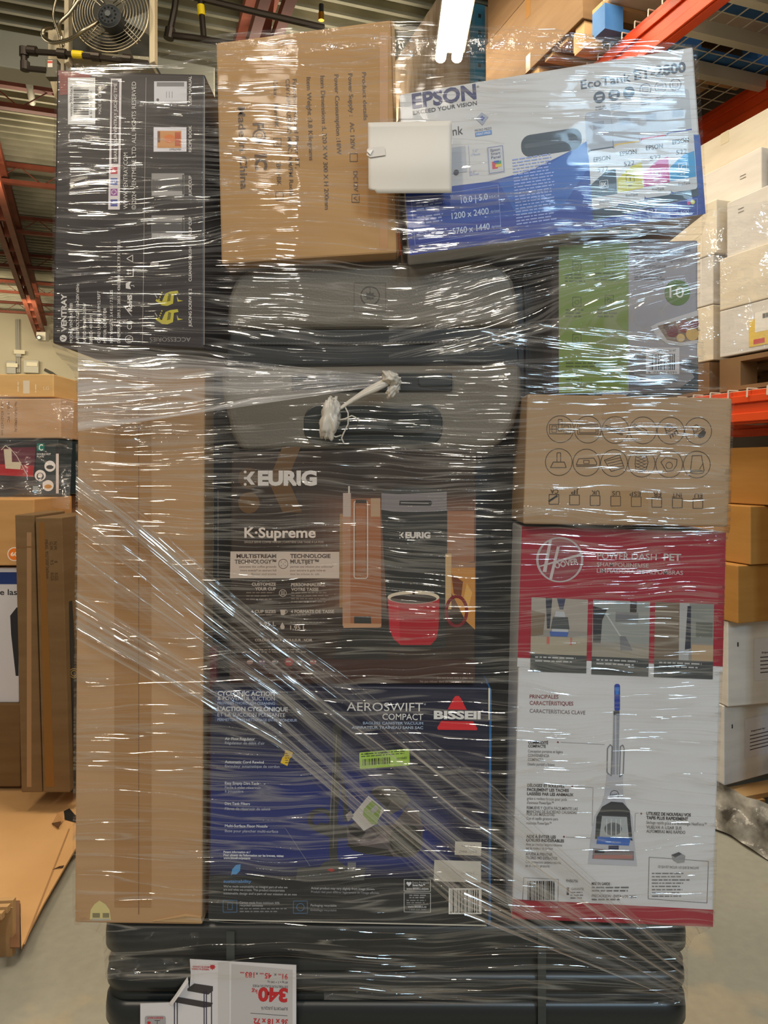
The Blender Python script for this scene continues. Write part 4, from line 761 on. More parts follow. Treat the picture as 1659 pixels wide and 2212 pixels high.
A.rect(1314, 1826, 1336, 1834, (40, 46, 84), 7); A.poly([(1281, 1832), (1369, 1838), (1369, 1858), (1279, 1854)], (120, 112, 116), 6); A.rect(1282, 1846, 1366, 1854, (164, 116, 112), 7); A.rect(1284, 1836, 1305, 1842, (50, 50, 56), 7)
A.loop([(1402, 1851), (1530, 1860), (1527, 1950), (1400, 1941)], .9, (90, 90, 94), 3); A.poly([(1450, 1846), (1466, 1840), (1480, 1848), (1478, 1862), (1464, 1864), (1454, 1858)], (140, 142, 146), 4); A.poly([(1450, 1846), (1466, 1840), (1472, 1844), (1458, 1852)], (74, 76, 80), 5)
A.text('CE QUI EST INCLUS / LO QUE SE INCLUYE', 1421, 1874, 88, 5, (90, 88, 92), -2)
for y in range(1885, 1940, 7): A.greek(1408, y, 1494-(y % 3)*8, 1, 5, 3.2, (110, 108, 112), 3)
A.loop([(1131, 1895), (1206, 1899), (1205, 1948), (1129, 1944)], .8, (100, 98, 102), 3); A.barcode(1139, 1902, 1200, 1944, None, m=.01, l=3)
A.text('FH50700', 1223, 1905, 25, 6, (84, 82, 86), -2); A.text('1', 1224, 1932, 5, 15, K, 0, .02); A.text('GARANTIE', 1234, 1922, 27, 5, G_, -1); A.greek(1232, 1926, 1262, 3, 6, 3, G_); A.text('MISE EN GARDE :', 1278, 1911, 42, 6, K, -1, .01); A.greek(1278, 1915, 1372, 2, 7, 4, G_); A.text('PRÉCAUCION : EVITA LOS OJOS', 1278, 1937, 96, 5.5, G_, -1, .01); A.greek(1278, 1941, 1340, 1, 7, 4, G_)
A.build(hb)
# ---- coffee maker box
DK = 1.14
kb = front_box('coffee_maker_box', ((500, 976), (1028, 968), (1026, 1476), (496, 1476)), DK, .30, nmat('keurig_brown', (52, 42, 36), (60, 48, 42), (1, 1, 1), 2, .35), 'dark brown coffee maker box with a red mug picture, centre of the load')
A = Art(DK); A.poly([(672, 1075), (1026, 1075), (1026, 1300), (740, 1320), (672, 1200)], (96, 66, 46), 1)
for i in range(8): A.rect(640+i*14, 1060+i*4, 1028, 1330-i*3, (60+i*7, 48+i*4, 40+i*3), 1+i*.1)
A.rect(496, 1424, 1026, 1476, (62, 36, 30), 1)
BR = (96, 68, 38); A.circle(538, 1033, 23, (84, 62, 40), 3); A.circle(538, 1086, 23, BR, 3); A.poly([(610, 965), (650, 965), (622, 1034), (653, 1107), (611, 1107), (580, 1040)], BR, 3)
KW = (208, 198, 190)
def keurig(x, y, s, c):
    for k in range(3): A.circle(x+.9*s, y-6.6*s*(1-k*1.0)-7*s+0*k, 1.45*s*1.05, c, 5, n=14)
    A.poly([(x+1.5*s, y-7*s), (x+7*s, y-14*s), (x+11.5*s, y-14*s), (x+6.2*s, y-7*s), (x+11.5*s, y), (x+7*s, y)], c, 5)
    A.text('EURIG', x+14.5*s, y, 63*s, 14*s, c, 0, .055, 5)
keurig(528, 1047, 2.02, KW); keurig(863, 1162, .86, KW)
A.text('K·Supreme', 528, 1161, 154, 21, (222, 204, 190), 0, .025); A.text('SINGLE SERVE COFFEE MAKER | CAFETIÈRE UNE TASSE À LA FOIS', 528, 1173, 171, 4.3, (176, 156, 138), 0, .01)
A.poly([(498, 1191), (733, 1192), (733, 1249), (497, 1249)], (200, 178, 162), 3); BRD = (70, 52, 46)
A.text('MULTISTREAM', 597, 1205, 86, 8, BRD, 0, .035, 4, 'R'); A.text('TECHNOLOGY™', 597, 1217, 90, 8, BRD, 0, .035, 4, 'R'); A.text('TECHNOLOGIE', 627, 1205, 87, 8, BRD, 0, .035, 4); A.text('MULTIJET™', 627, 1217, 62, 8, BRD, 0, .035, 4)
for t, y, L_ in (('saturates the coffee grounds', 1226, 80), ('more evenly* to extract full', 1234, 78), ('flavour and aroma', 1242, 54)): A.text(t, 597, y, L_, 4.2, (120, 98, 88), 0, .01, 4, 'R')
for t, y, L_ in (('permet une infusion plus uniforme*', 1226, 93), ('pour extraire le goût riche et', 1234, 76), ('tous les arômes du café', 1242, 63)): A.text(t, 627, y, L_, 4.2, (120, 98, 88), 0, .01, 4)
A.ring(612, 1218, 10, 1.2, BRD, 4); [A.circle(612+dx, 1218+dy, 1, BRD, 4, n=8) for dx, dy in ((0, 0), (-4, -4), (4, -4), (-4, 4), (4, 4))]
L2 = (190, 172, 156)
A.text('CUSTOMIZE', 596, 1265, 52, 6.2, L2, 0, .03, 3, 'R'); A.text('YOUR CUP', 596, 1275, 45, 6.2, L2, 0, .03, 3, 'R'); A.text('PERSONNALISEZ', 629, 1266, 74, 6.2, L2, 0, .03); A.text('VOTRE TASSE', 629, 1276, 59, 6.2, L2, 0, .03)
A.greek(532, 1279, 594, 3, 7, 3, (130, 112, 98)); A.greek(629, 1279, 714, 4, 6.5, 3, (130, 112, 98)); A.ring(611, 1281, 7.5, 1.2, L2); [A.line([(x, 1276), (x, 1286)], 1.2, L2) for x in (608, 611, 614)]
A.text('4 CUP SIZES', 596, 1324, 54, 6.5, L2, 0, .03, 3, 'R'); A.text('4 FORMATS DE TASSE', 628, 1324, 94, 6.5, L2, 0, .03); A.greek(545, 1327, 596, 1, 6, 3, (130, 112, 98)); A.greek(628, 1327, 680, 1, 6, 3, (130, 112, 98)); A.poly([(605, 1317), (617, 1317), (616, 1327), (612, 1329), (607, 1328)], L2); A.ring(617, 1321, 3.6, 1.2, L2)
A.text('1.95 L', 596, 1352, 34, 9, L2, 0, .02, 3, 'R'); A.text('1,95 L', 627, 1360, 34, 9, L2, 0, .02); A.poly([(610, 1344), (615, 1353), (614, 1359), (607, 1359), (605, 1353)], L2); A.greek(627, 1343, 702, 1, 6, 3, (120, 104, 92)); A.greek(570, 1356, 596, 1, 6, 2.6, (120, 104, 92))
A.text('COLOUR: BLACK | COULEUR : NOIR', 551, 1385, 124, 5, L2, 0, .03); A.greek(547, 1402, 672, 1, 5, 3, (150, 134, 120)); A.greek(526, 1407, 690, 1, 5, 3, (150, 134, 120))
for x, c in ((534, (150, 110, 100)), (560, (90, 60, 90)), (588, (110, 110, 110)), (618, (160, 40, 40)), (640, (120, 120, 120)), (670, (150, 60, 60))): A.circle(x+6, 1430, 9 if c[0] == 160 else 7, c, 3, 5 if c[0] != 160 else 9, 14); A.greek(x, 1427, x+14, 1, 5, 4, (190, 170, 160), 4)
A.text('Do not brew into a glass cup', 1022, 1466, 78, 4.4, (150, 130, 118), 0, .01, 3, 'R'); A.text('Ne pas infuser dans un contenant en verre', 1022, 1474, 115, 4.4, (150, 130, 118), 0, .01, 3, 'R')
# drawn coffee machine
A.poly([(734, 1110), (741, 1110), (740, 1312), (733, 1312)], (150, 112, 72), 3)
A.poly([(741, 1078), (822, 1076), (824, 1354), (815, 1356), (745, 1355), (740, 1350)], (156, 98, 64), 4); A.rect(741, 1065, 758, 1116, (178, 158, 146), 5); A.rect(740, 1116, 757, 1352, (170, 122, 92), 5); A.rect(752, 1050, 756, 1066, (190, 176, 160), 5); A.rect(801, 1076, 821, 1116, (172, 140, 110), 5)
A.loop(rr(765, 1082, 794, 1249, 5), 2.2, (206, 192, 176), 6); A.loop(rr(768, 1090, 791, 1236, 4), 1.2, (120, 84, 60), 6); A.rect(768, 1079, 792, 1087, (66, 56, 50), 7); A.poly([(765, 1331), (801, 1331), (802, 1350), (765, 1350)], (52, 50, 46), 6); A.poly([(741, 1346), (824, 1347), (822, 1355), (742, 1356)], (186, 140, 104), 6)
A.poly([(826, 1060), (870, 1052), (920, 1052), (960, 1056), (966, 1104), (966, 1196), (962, 1290), (962, 1400), (840, 1400), (824, 1104)], (44, 44, 42), 4); A.poly([(824, 1065), (860, 1067), (895, 1066), (930, 1064), (965, 1062), (965, 1103), (935, 1105), (895, 1106), (850, 1105), (824, 1101)], (124, 116, 116), 5)
A.poly([(863, 1081), (930, 1081), (934, 1086), (930, 1093), (862, 1091)], (50, 48, 48), 6); A.line([(866, 1086), (926, 1087)], 1.6, (170, 164, 160), 7)
A.poly([(741, 1356), (838, 1356), (838, 1424), (720, 1424)], (42, 40, 38), 3)
A.poly([(966, 1104), (1024, 1104), (1024, 1212), (972, 1224), (968, 1290), (962, 1290), (962, 1200)], (150, 104, 78), 3); A.rect(962, 1196, 975, 1316, (196, 160, 112), 4)
A.poly([(974, 1222), (990, 1216), (1026, 1216), (1026, 1360), (1005, 1340), (980, 1290), (975, 1280)], (190, 130, 62), 5); A.poly([(975, 1240), (1000, 1256), (996, 1290), (980, 1282)], (110, 58, 34), 6); A.poly([(1008, 1260), (1020, 1280), (1012, 1310), (1000, 1300)], (214, 160, 84), 6); A.rect(976, 1217, 1026, 1226, (150, 110, 84), 6)
A.ring(986, 1320, 22, 7, (120, 32, 40), 6, ry=32)
A.poly([(838, 1290), (949, 1290), (947, 1360), (942, 1380), (930, 1393), (865, 1393), (850, 1380), (841, 1360)], (168, 28, 42), 7); A.poly([(838, 1290), (862, 1300), (864, 1388), (850, 1378), (841, 1356)], (184, 40, 54), 8)
A.circle(893, 1290, 56, (214, 196, 170), 8, 14, 30); A.circle(893, 1293, 50, (46, 34, 30), 9, 10, 30); A.rect(891, 1276, 896, 1286, (60, 36, 28), 10)
A.build(kb)
# ---- canister vacuum box (navy)
DBi = 1.13
bb = front_box('vacuum_box', ((457, 1479), (1057, 1485), (1055, 2001), (450, 1988)), DBi, .34, nmat('bissell_navy', (24, 26, 46), (30, 34, 58), (1, 1, 1), 2, .3), 'navy canister vacuum box with a green sticker, bottom centre of the load')
A = Art(DBi)
for i in range(8): k = i/7; A.poly([(455, 1560+i*22), (700+i*10, 1560+i*16), (1000-i*10, 1720+i*12), (1000-i*6, 1895-i*4), (455, 1900-i*8)], (int(28+4*k), int(32+12*k), int(56+52*k)), 1+i*.1)
A.poly([(452, 1890), (1056, 1900), (1055, 2000), (450, 1987)], (34, 36, 38), 3); WB = (214, 216, 222)
A.rect(464, 1490, 600, 1558, (34, 50, 92), 3)
for t, y, h, L_, b_ in (('CYCLONIC ACTION', 1502, 9, 124, .03), ('& POWERFUL SUCTION', 1512, 8, 124, .0), ('PROVIDES THOROUGH CLEANING', 1521, 5.5, 124, .02), ("L'ACTION CYCLONIQUE", 1535, 8.5, 152, .03), ('ET LA SUCCION PUISSANTE', 1547, 7.5, 146, 0), ('PERMETTENT UN NETTOYAGE EN PROFONDEUR', 1557, 5.5, 172, .02)): A.text(t, 470, y, L_, h, WB if b_ != .02 else (160, 176, 208), -.5, b_)
for t, y, L_, c in (('Air Flow Regulator', 1598, 65, WB), ('Régulateur de débit d’air', 1607, 86, (160, 164, 180)), ('Automatic Cord Rewind', 1648, 84, WB), ('Enrouleur automatique de cordon', 1657, 118, (160, 164, 180)), ('Easy Empty Dirt Tank', 1694, 74, WB), ('Facile à vider réservoir', 1703, 78, (160, 164, 180)), ('à poussière', 1711, 40, (160, 164, 180)), ('Dirt Tank Filters', 1738, 54, WB), ('Filtres de réservoir de saleté', 1749, 98, (160, 164, 180)), ('Multi-Surface Floor Nozzle', 1786, 92, WB), ('Buse pour plancher multi-surface', 1797, 115, (160, 164, 180))): A.text(t, 486, y, L_, 5.6, c, -.7, .015)
A.text('Patent information at /', 483, 1842, 58, 4.6, WB, -.5, .03); A.text("Pour obtenir de l'information sur les brevets, visitez", 483, 1848.5, 130, 4.6, WB, -1, .03); A.text('www.bissell.ca/patents', 483, 1855, 58, 4.6, WB, -.5, .03)
A.poly([(499, 1891), (502, 1877), (510, 1868), (520, 1866), (519, 1880), (511, 1888), (502, 1888)], (78, 142, 196), 4); A.text('sustainability', 483, 1906, 60, 6.5, (78, 132, 190), -.5, .02, 4)
for t, y, L_ in (("We've made sustainability an integral part of who we", 1916, 138), ('are and what we create. This product incorporates', 1923, 132), ('sustainable design and a part of our mission et an nos', 1931, 158)): A.text(t, 483, y, L_, 4.6, (170, 170, 174), -1, .01, 4)
A.frame(482, 1944, 512, 1970, 1.2, (70, 110, 150), 4); A.frame(492, 1950, 502, 1964, 1.1, (70, 110, 150), 4); A.frame(634, 1946, 664, 1972, 1.2, (70, 110, 150), 4); A.ring(649, 1959, 8, 1.4, (70, 110, 150), 4)
A.text('Carton made from minimum 50%', 518, 1951, 86, 4.6, (170, 170, 174), -1, .01, 4); A.text('recycled contents', 518, 1957, 50, 4.6, (170, 170, 174), -1, .01, 4); A.greek(518, 1961, 620, 2, 6, 3.4, (120, 120, 124), 4); A.text('Packaging recyclable', 671, 1957, 56, 4.6, (170, 170, 174), -1, .01, 4); A.text('Emballage recyclable', 671, 1967, 56, 4.6, (130, 130, 134), -1, .01, 4)
A.text('Actual product may vary slightly from image shown.', 672, 1920, 138, 4.8, (176, 176, 182), -1, .01, 4); A.text("Produit réel peut différer légèrement de l'image affichée.", 672, 1928, 148, 4.8, (140, 140, 148), -1, .01, 4)
A.text('AEROSWIFT', 749, 1535, 165, 18, (222, 220, 218), -.5, -.002); A.text('®', 916, 1523, 4, 3.5, WB); A.text('COMPACT', 914, 1555, 88, 13, (222, 220, 218), -.5, .005, 3, 'R'); A.text('BAGLESS CANISTER VACUUM', 914, 1565, 130, 5.5, (150, 170, 200), -.3, .02, 3, 'R'); A.text('ASPIRATEUR TRAÎNEAU SANS SAC', 914, 1574.5, 154, 5.5, (170, 184, 206), -.3, .02, 3, 'R')
RB2 = (206, 34, 46); A.poly([(967, 1532), (979, 1509), (984, 1503), (991, 1503), (996, 1509), (1008, 1533)], RB2, 3); A.poly([(953, 1557), (1022, 1558), (1031, 1573), (1030, 1577), (946, 1576), (944, 1572)], RB2, 3)
A.text('BISSEll', 937, 1552, 101, 16, (222, 220, 218), -.4, .045, 4); A.text('®', 1040, 1537, 4, 3.5, WB)
# drawn vacuum
VG = (54, 54, 54); A.poly([(719, 1568), (728, 1562), (736, 1568), (738, 1590), (734, 1700), (730, 1760), (728, 1835), (730, 1866), (712, 1866), (711, 1838), (713, 1800), (715, 1720), (720, 1640)], VG, 4); A.line([(727, 1586), (722, 1720), (720, 1830)], 2.2, (96, 94, 90), 5)
A.loop([(720, 1640), (714, 1740), (712, 1800)], .8, (110, 110, 112), 5); A.poly([(736, 1680), (740, 1672), (754, 1750), (752, 1776), (744, 1772)], VG, 4)
A.ring(693, 1770, 24, 11, VG, 4, ry=20); A.poly([(690, 1776), (760, 1786), (764, 1808), (720, 1812), (680, 1794)], VG, 4)
A.poly([(643, 1874), (690, 1872), (700, 1862), (712, 1858), (730, 1858), (744, 1868), (752, 1874), (788, 1874), (787, 1900), (640, 1900)], (62, 62, 62), 4); A.rect(640, 1890, 787, 1901, (80, 80, 78), 5); A.rect(751, 1862, 769, 1882, (110, 110, 112), 6); A.poly([(706, 1878), (716, 1874), (724, 1879), (716, 1883)], (160, 50, 44), 6); A.line([(583, 1788), (616, 1788), (670, 1870)], .9, (120, 124, 140), 5)
A.poly([(748, 1790), (770, 1770), (800, 1786), (850, 1780), (880, 1742), (905, 1754), (914, 1790), (910, 1830), (890, 1850), (850, 1850), (780, 1838), (752, 1820)], (88, 80, 82), 4); A.circle(877, 1815, 36, (44, 46, 42), 5, n=30); A.circle(870, 1818, 24, (62, 62, 58), 6, n=24)
A.poly([(748, 1822), (838, 1834), (850, 1850), (790, 1844), (762, 1836)], (40, 40, 38), 5); A.poly([(802, 1706), (820, 1697), (850, 1698), (880, 1716), (886, 1728), (874, 1744), (842, 1760)], (84, 80, 78), 4); A.loop([(806, 1705), (822, 1698), (852, 1699), (878, 1714)], 2, (130, 126, 122), 6)
A.poly([(758, 1764), (796, 1718), (832, 1748), (808, 1782), (786, 1794)], (196, 190, 186), 6); A.poly([(786, 1746), (804, 1728), (824, 1744), (814, 1780), (802, 1780), (784, 1760)], (126, 156, 62), 7); A.poly([(800, 1748), (812, 1738), (818, 1746), (806, 1758)], (164, 164, 160), 8); A.poly([(800, 1712), (818, 1700), (846, 1726), (836, 1746)], (60, 58, 56), 7)
A.poly([(746, 1760), (758, 1750), (764, 1762), (752, 1774)], (140, 132, 130), 7); A.poly([(750, 1780), (790, 1796), (780, 1812), (756, 1800)], (26, 26, 28), 7); A.poly([(760, 1808), (800, 1816), (832, 1796), (840, 1820), (780, 1824)], (124, 112, 114), 6)
# labels on the navy box
A.barcode(969, 1918, 1040, 1974, m=.06, l=4); A.text('0   11120 25959  9', 972, 1972, 64, 4, (50, 50, 52), l=6)
for y0, y1 in ((1899, 1925), (1928, 1970)): A.loop([(873, y0), (930, y0+1), (930, y1), (873, y1-1)], 1.2, (190, 190, 190), 4)
A.poly([(883, 1914), (878, 1908), (878, 1905), (881, 1904), (883, 1906), (886, 1904), (889, 1906), (888, 1909)], WB, 5); A.text('Every Purchase', 891, 1908, 35, 4.4, (180, 180, 184), l=5); A.text('Saves Pets™', 891, 1913.5, 27, 4.4, WB, 0, .03, 5); A.text('www.BISSELL.ca/pets', 878, 1921, 48, 4.2, WB, 0, .02, 5)
A.greek(884, 1932, 920, 2, 5, 3.2, (150, 150, 152), 5); A.greek(878, 1943, 926, 2, 5, 3.2, (130, 130, 132), 5); A.line([(878, 1953), (926, 1953)], .8, (160, 160, 160), 5); A.text('www.BISSELL.ca', 881, 1960, 40, 4.4, WB, 0, .01, 5); A.text('1.800.237.7691', 884, 1966, 36, 3.8, (160, 160, 160), 0, 0, 5)
A.text('MODEL / MODÈLE 2156P', 976, 1915, 64, 4, (140, 140, 144), -.5, 0, 4); A.build(bb)
A = Art(DBi); A.poly([(983, 1817), (1040, 1819), (1039, 1848), (982, 1846)], (200, 194, 182), 5); A.text('043-4177-8', 997, 1829, 28, 4.5, (96, 92, 88), -1, 0, 6); A.text('CHINA / CHINE', 992, 1841, 38, 4.5, (96, 92, 88), -1, 0, 6)
A.poly([(938, 1857), (1039, 1860), (1039, 1906), (937, 1903)], (204, 200, 190), 5); A.text('2437925-C', 995, 1888, 31, 5, (140, 136, 128), 0, 0, 6); A.build(bb, 'blank_labels')
A = Art(DBi); A.T = lambda x, y: (776+(x)*1.0+y*.035, 1625+y-x*.079); A.poly(rr(0, 0, 108, 36, 3), (164, 204, 68), 7); A.barcode(6, 15, 68, 29, None, m=0, l=8, col=(40, 50, 30)); A.greek(4, 3, 100, 2, 5, 3, (60, 80, 40), 8); A.text('6010683', 80, 22, 22, 5, (60, 80, 40), 0, .02, 8); A.text('40', 14, 6, 6, 4, (40, 50, 30), 0, .04, 9); A.text('A50001', 44, 6, 18, 4, (40, 50, 30), 0, .04, 9); A.build(bb, 'green_sticker')
A = Art(DBi); A.poly([(617, 1619), (633, 1625), (630, 1635), (626, 1638), (621, 1654), (606, 1647), (610, 1636), (614, 1632)], (226, 186, 30), 7); A.greek(616, 1626, 626, 5, 5, 2.4, (120, 90, 20), 8); A.build(bb, 'yellow_price_sticker')
mb = MB(); mb.prism([P(1057, 1487, DBi), P(1062, 1490, DBi+.004), P(1060, 1996, DBi+.004), P(1055, 1999, DBi)], (0, .1, 0), mat((46, 116, 176), .4)); mb.build('blue_side_edge', bb)
mb = MB(); mb.prism([P(1055, 1486, DBi-.001), P(1059, 1487, DBi-.001), P(1058, 1555, DBi-.001), P(1055, 1555, DBi-.001)], (0, .001, 0), mat((214, 206, 190), .6)); mb.prism([P(452, 1986, DBi-.001), P(1050, 1998, DBi-.001), P(1052, 2001, DBi-.001), P(452, 1988, DBi-.001)], (0, .001, 0), mat((190, 184, 172), .7)); mb.build('scuffed_edges', bb)
# ---- printed shelving sheet, upside down at bottom
sp = [(410, 2072), (640, 2085), (640, 2300), (303, 2300), (303, 2168), (366, 2166), (378, 2150), (405, 2112), (409, 2140), (412, 2105)]
sheet = empty('printed_sheet', P(500, 2180, 1.12), 'white printed shelving sheet upside down over the black panels', 'printed sheet')
mb = MB(); DP = 1.128; mb.prism([P(x, y, DP) for x, y in sp], (0, .0008, 0), mat((212, 206, 206), .4)); mb.build('paper', sheet)
A = Art(DP); A.poly([(471, 2078), (495, 2079), (495, 2299), (471, 2299)], (196, 190, 188), 1); A.poly([(500, 2082), (632, 2095), (631, 2299), (498, 2299)], (188, 182, 180), 1); R3 = (186, 40, 46)
[A.text(t_, x_, 2104-(622-x_)*.05, w_, h_, c_, 178, .03) for t_, x_, w_, h_, c_ in (('91', 622, 12, 11, R3), ('cm', 608, 7, 4, R3), ('x', 598, 6, 6, (90, 84, 86)), ('45', 587, 15, 11, R3), ('cm', 570, 9, 4, R3), ('x', 558, 6, 6, (90, 84, 86)), ('183', 550, 20, 11, R3), ('cm', 528, 9, 4, R3))]
A.text('68 kg x 5 = 340 kg', 622, 2120, 44, 4.5, (90, 84, 86), 178, .01); A.text('DISTRIBUTION ÉGALE DU POIDS', 622, 2129, 76, 5, (90, 84, 86), 178, .01)
A.text('340', 622, 2136, 64, 27, R3, 178, .05); A.text('kg', 556, 2137, 12, 9, R3, 178, .01); A.text("SUPPORTE JUSQU'À", 622, 2176, 58, 6, (90, 84, 86), 178, .01); A.line([(541, 2188), (621, 2194)], 1.2, (80, 76, 78)); A.text('36 x 18 x 72', 622, 2202, 74, 11, R3, 178, .03)
A.text('MADE IN CANADA', 452, 2087, 36, 3.6, R3, 178, .02); A.text('FABRIQUÉ AU CANADA', 452, 2092, 38, 3.6, R3, 178, .02); A.poly([(459+x*.6, 2089-y*.65) for x, y in leaf], R3)
DK_ = (64, 58, 58); A.poly([(405, 2135), (420, 2124), (460, 2130), (460, 2140), (450, 2148), (405, 2140)], DK_, 2); A.poly([(374, 2164), (384, 2153), (460, 2166), (456, 2174), (440, 2176)], DK_, 2)
for x in (377, 383, 441, 446, 457): A.line([(x, 2160 if x < 400 else 2140), (x, 2299)], 2, (50, 40, 62), 3)
A.poly(rr(313, 2194, 358, 2240, 5), (160, 154, 154), 2); A.text('RÉSISTANT', 352, 2196, 34, 4, R3, 180, .02); A.poly([(322+x*.4, 2209-y*.4) for x, y in leaf], R3, 3); A.line([(340, 2204), (340, 2240)], 1.2, (70, 66, 68), 3); A.line([(334, 2204), (346, 2204)], 1.4, (70, 66, 68), 3)
A.build(sheet)
mb = MB(); mb.prism([P(366, 2168, DP-.004), P(405, 2110, DP-.012), P(407, 2122, DP-.014), P(372, 2172, DP-.012)], (0, .0008, 0), mat((222, 216, 214), .4)); mb.build('folded_edge', sheet)
# ============================================================ STRETCH FILM
def interp(tab, y):
    if y <= tab[0][0]: return tab[0][1]
    for (a, b), (c, d) in zip(tab, tab[1:]):
        if y <= c: return b+(d-b)*(y-a)/(c-a)
    return tab[-1][1]
XLt = [(100, 126), (150, 118), (300, 116), (740, 110), (765, 122), (800, 158), (830, 165), (1300, 161), (1960, 156), (1997, 160), (2014, 220), (2050, 224), (2110, 228), (2200, 228)]
XRt = [(60, 1500), (100, 1507), (460, 1529), (520, 1513), (740, 1513), (800, 1535), (856, 1586), (1140, 1578), (1168, 1570), (2003, 1544), (2022, 1500), (2050, 1486), (2200, 1486)]
TOPt = [(110, 150), (200, 143), (330, 132), (400, 100), (465, 74), (600, 62), (845, 40), (860, 42), (1000, 52), (1190, 60), (1240, 70), (1505, 97), (1600, 100)]
BOTt = [(150, 2108), (330, 2122), (430, 2112), (560, 2120), (700, 2146), (820, 2160), (1000, 2170), (1200, 2174), (1360, 2166), (1500, 2160)]
BXS = [(112, 150, 443, 755, 1.09), (465, 42, 860, 572, 1.11), (860, 95, 1526, 553, 1.09), (474, 562, 1130, 975, 1.127), (1190, 518, 1510, 850, 1.12), (1130, 850, 1583, 1140, 1.10), (1105, 1137, 1568, 2004, 1.12),
       (496, 968, 1028, 1478, 1.14), (450, 1478, 1062, 2003, 1.13), (160, 792, 443, 2000, 1.13), (224, 1996, 1486, 2300, 1.13), (300, 2072, 640, 2300, 1.112)]
def Df(px, py):
    return min(d+.00007*math.hypot(max(x0-12-px, 0, px-x1-12), max(y0-12-py, 0, py-y1-12)) for x0, y0, x1, y1, d in BXS)
FO = .014
def filmV(px, py):
    g = math.exp(-((py-640)/100)**2)/(1+math.exp(-(px-850)/60)); v = py+.34*(px-1000)*g
    g2 = math.exp(-((py-745)/55)**2)/(1+math.exp((px-820)/60)); v -= .10*(px-500)*g2
    v += 26*mnoise.noise(Vector((px/420, py/160, 3.1)))+7*mnoise.noise(Vector((px/110, py/60, 7.7)))
    return v
def film_mat(name, su, sv, haze, gloss, dist, rough=.07, iso=None, cut=0.0, hz_col=(.86, .80, .77), wr=.5, rw=1.0):
    m = bpy.data.materials.new(name); m.use_nodes = True; nt = m.node_tree; N = nt.nodes; L = nt.links; N.clear()
    out = N.new('ShaderNodeOutputMaterial'); uv = N.new('ShaderNodeUVMap'); uv.uv_map = 'streak'
    def nz(sx, sy, det, off=0, rgh=.55):
        mp = N.new('ShaderNodeMapping'); mp.inputs['Scale'].default_value = (sx, sy, 1); mp.inputs['Location'].default_value = (off, off*.7, 0)
        n = N.new('ShaderNodeTexNoise'); n.inputs['Scale'].default_value = 1; n.inputs['Detail'].default_value = det; n.inputs['Roughness'].default_value = rgh
        L.new(uv.outputs[0], mp.inputs[0]); L.new(mp.outputs[0], n.inputs[0]); return n.outputs[0]
    def math_(op, a, b=None, c=None):
        n = N.new('ShaderNodeMath'); n.operation = op
        for i, x in enumerate((a, b, c)):
            if x is None: continue
            if isinstance(x, (int, float)): n.inputs[i].default_value = x
            else: L.new(x, n.inputs[i])
        return n.outputs[0]
    def ramp(x, lo, hi):
        n = N.new('ShaderNodeMapRange'); L.new(x, n.inputs[0]); n.inputs[1].default_value = lo; n.inputs[2].default_value = hi; return n.outputs[0]
    patch = ramp(nz(2.6, 3.4, 3, 11), .40, .60); n1 = nz(su, sv*.30, 2.5, 0, .6); n2 = nz(su*1.7, sv, 2, 5, .5); st = ramp(nz(su*.8, sv*.8, 5, 23, .7), .45, .75); und = math_('ADD', nz(su*.7, sv*.09, 2, 31), math_('MULTIPLY', nz(9, 15, 2, 51), .8))
    def ridge(n, w): return math_('SUBTRACT', 1.0, ramp(math_('ABSOLUTE', math_('SUBTRACT', n, .5)), 0.0, w))
    r1 = ridge(n1, .022*rw); r2 = math_('MULTIPLY', ridge(n2, .05*rw), patch)
    h = math_('ADD', math_('ADD', math_('MULTIPLY', r1, dist*.22), math_('MULTIPLY', r2, dist*.10)), math_('MULTIPLY', und, dist*1.6))
    if iso: h = math_('ADD', h, math_('MULTIPLY', nz(iso, iso, 4, 3), dist*iso_amp_[0]))
    rr_ = math_('MAXIMUM', r1, r2)
    if iso: rr_ = math_('MAXIMUM', rr_, patch)
    bp = N.new('ShaderNodeBump'); bp.inputs['Strength'].default_value = 1; bp.inputs['Distance'].default_value = 1; L.new(h, bp.inputs['Height'])
    gl = N.new('ShaderNodeBsdfGlossy'); gl.inputs['Roughness'].default_value = rough; gl.inputs['Color'].default_value = (.95, .95, .95, 1); L.new(bp.outputs[0], gl.inputs['Normal'])
    df = N.new('ShaderNodeBsdfDiffuse'); df.inputs['Color'].default_value = (*hz_col, 1)
    tr = N.new('ShaderNodeBsdfTransparent'); tr.inputs[0].default_value = (.985, .98, .975, 1)
    m1 = N.new('ShaderNodeMixShader'); L.new(math_('MULTIPLY', math_('ADD', math_('ADD', math_('MULTIPLY', st, 1.6), .25), math_('MULTIPLY', rr_, 1.0)), haze), m1.inputs[0]); L.new(tr.outputs[0], m1.inputs[1]); L.new(df.outputs[0], m1.inputs[2])
    m2 = N.new('ShaderNodeMixShader'); L.new(math_('ADD', math_('MULTIPLY', rr_, gloss), .013), m2.inputs[0]); L.new(m1.outputs[0], m2.inputs[1]); L.new(gl.outputs[0], m2.inputs[2])
    res = m2
    if cut:
        m3 = N.new('ShaderNodeMixShader'); L.new(ramp(nz(su*.25, sv*.35, 3, 41), cut, cut+.10), m3.inputs[0]); L.new(tr.outputs[0], m3.inputs[1]); L.new(m2.outputs[0], m3.inputs[2]); res = m3
    L.new(res.outputs[0], out.inputs[0]); return m
iso_amp_ = [.5]
FM = film_mat('stretch_film', 1.8, 110, .023, .29, .0034)
FB = film_mat('stretch_film_band',   .7, 130, .085, .55, .0060, cut=.42, rw=1.5)
FF = film_mat('stretch_film_pleats', 1.2, 110, .28, .36, .0055, rw=1.7)
iso_amp_[0] = .5
FCR = film_mat('stretch_film_crinkle', 12, 70, .035, .16, .005, iso=40, cut=.50, wr=.8)
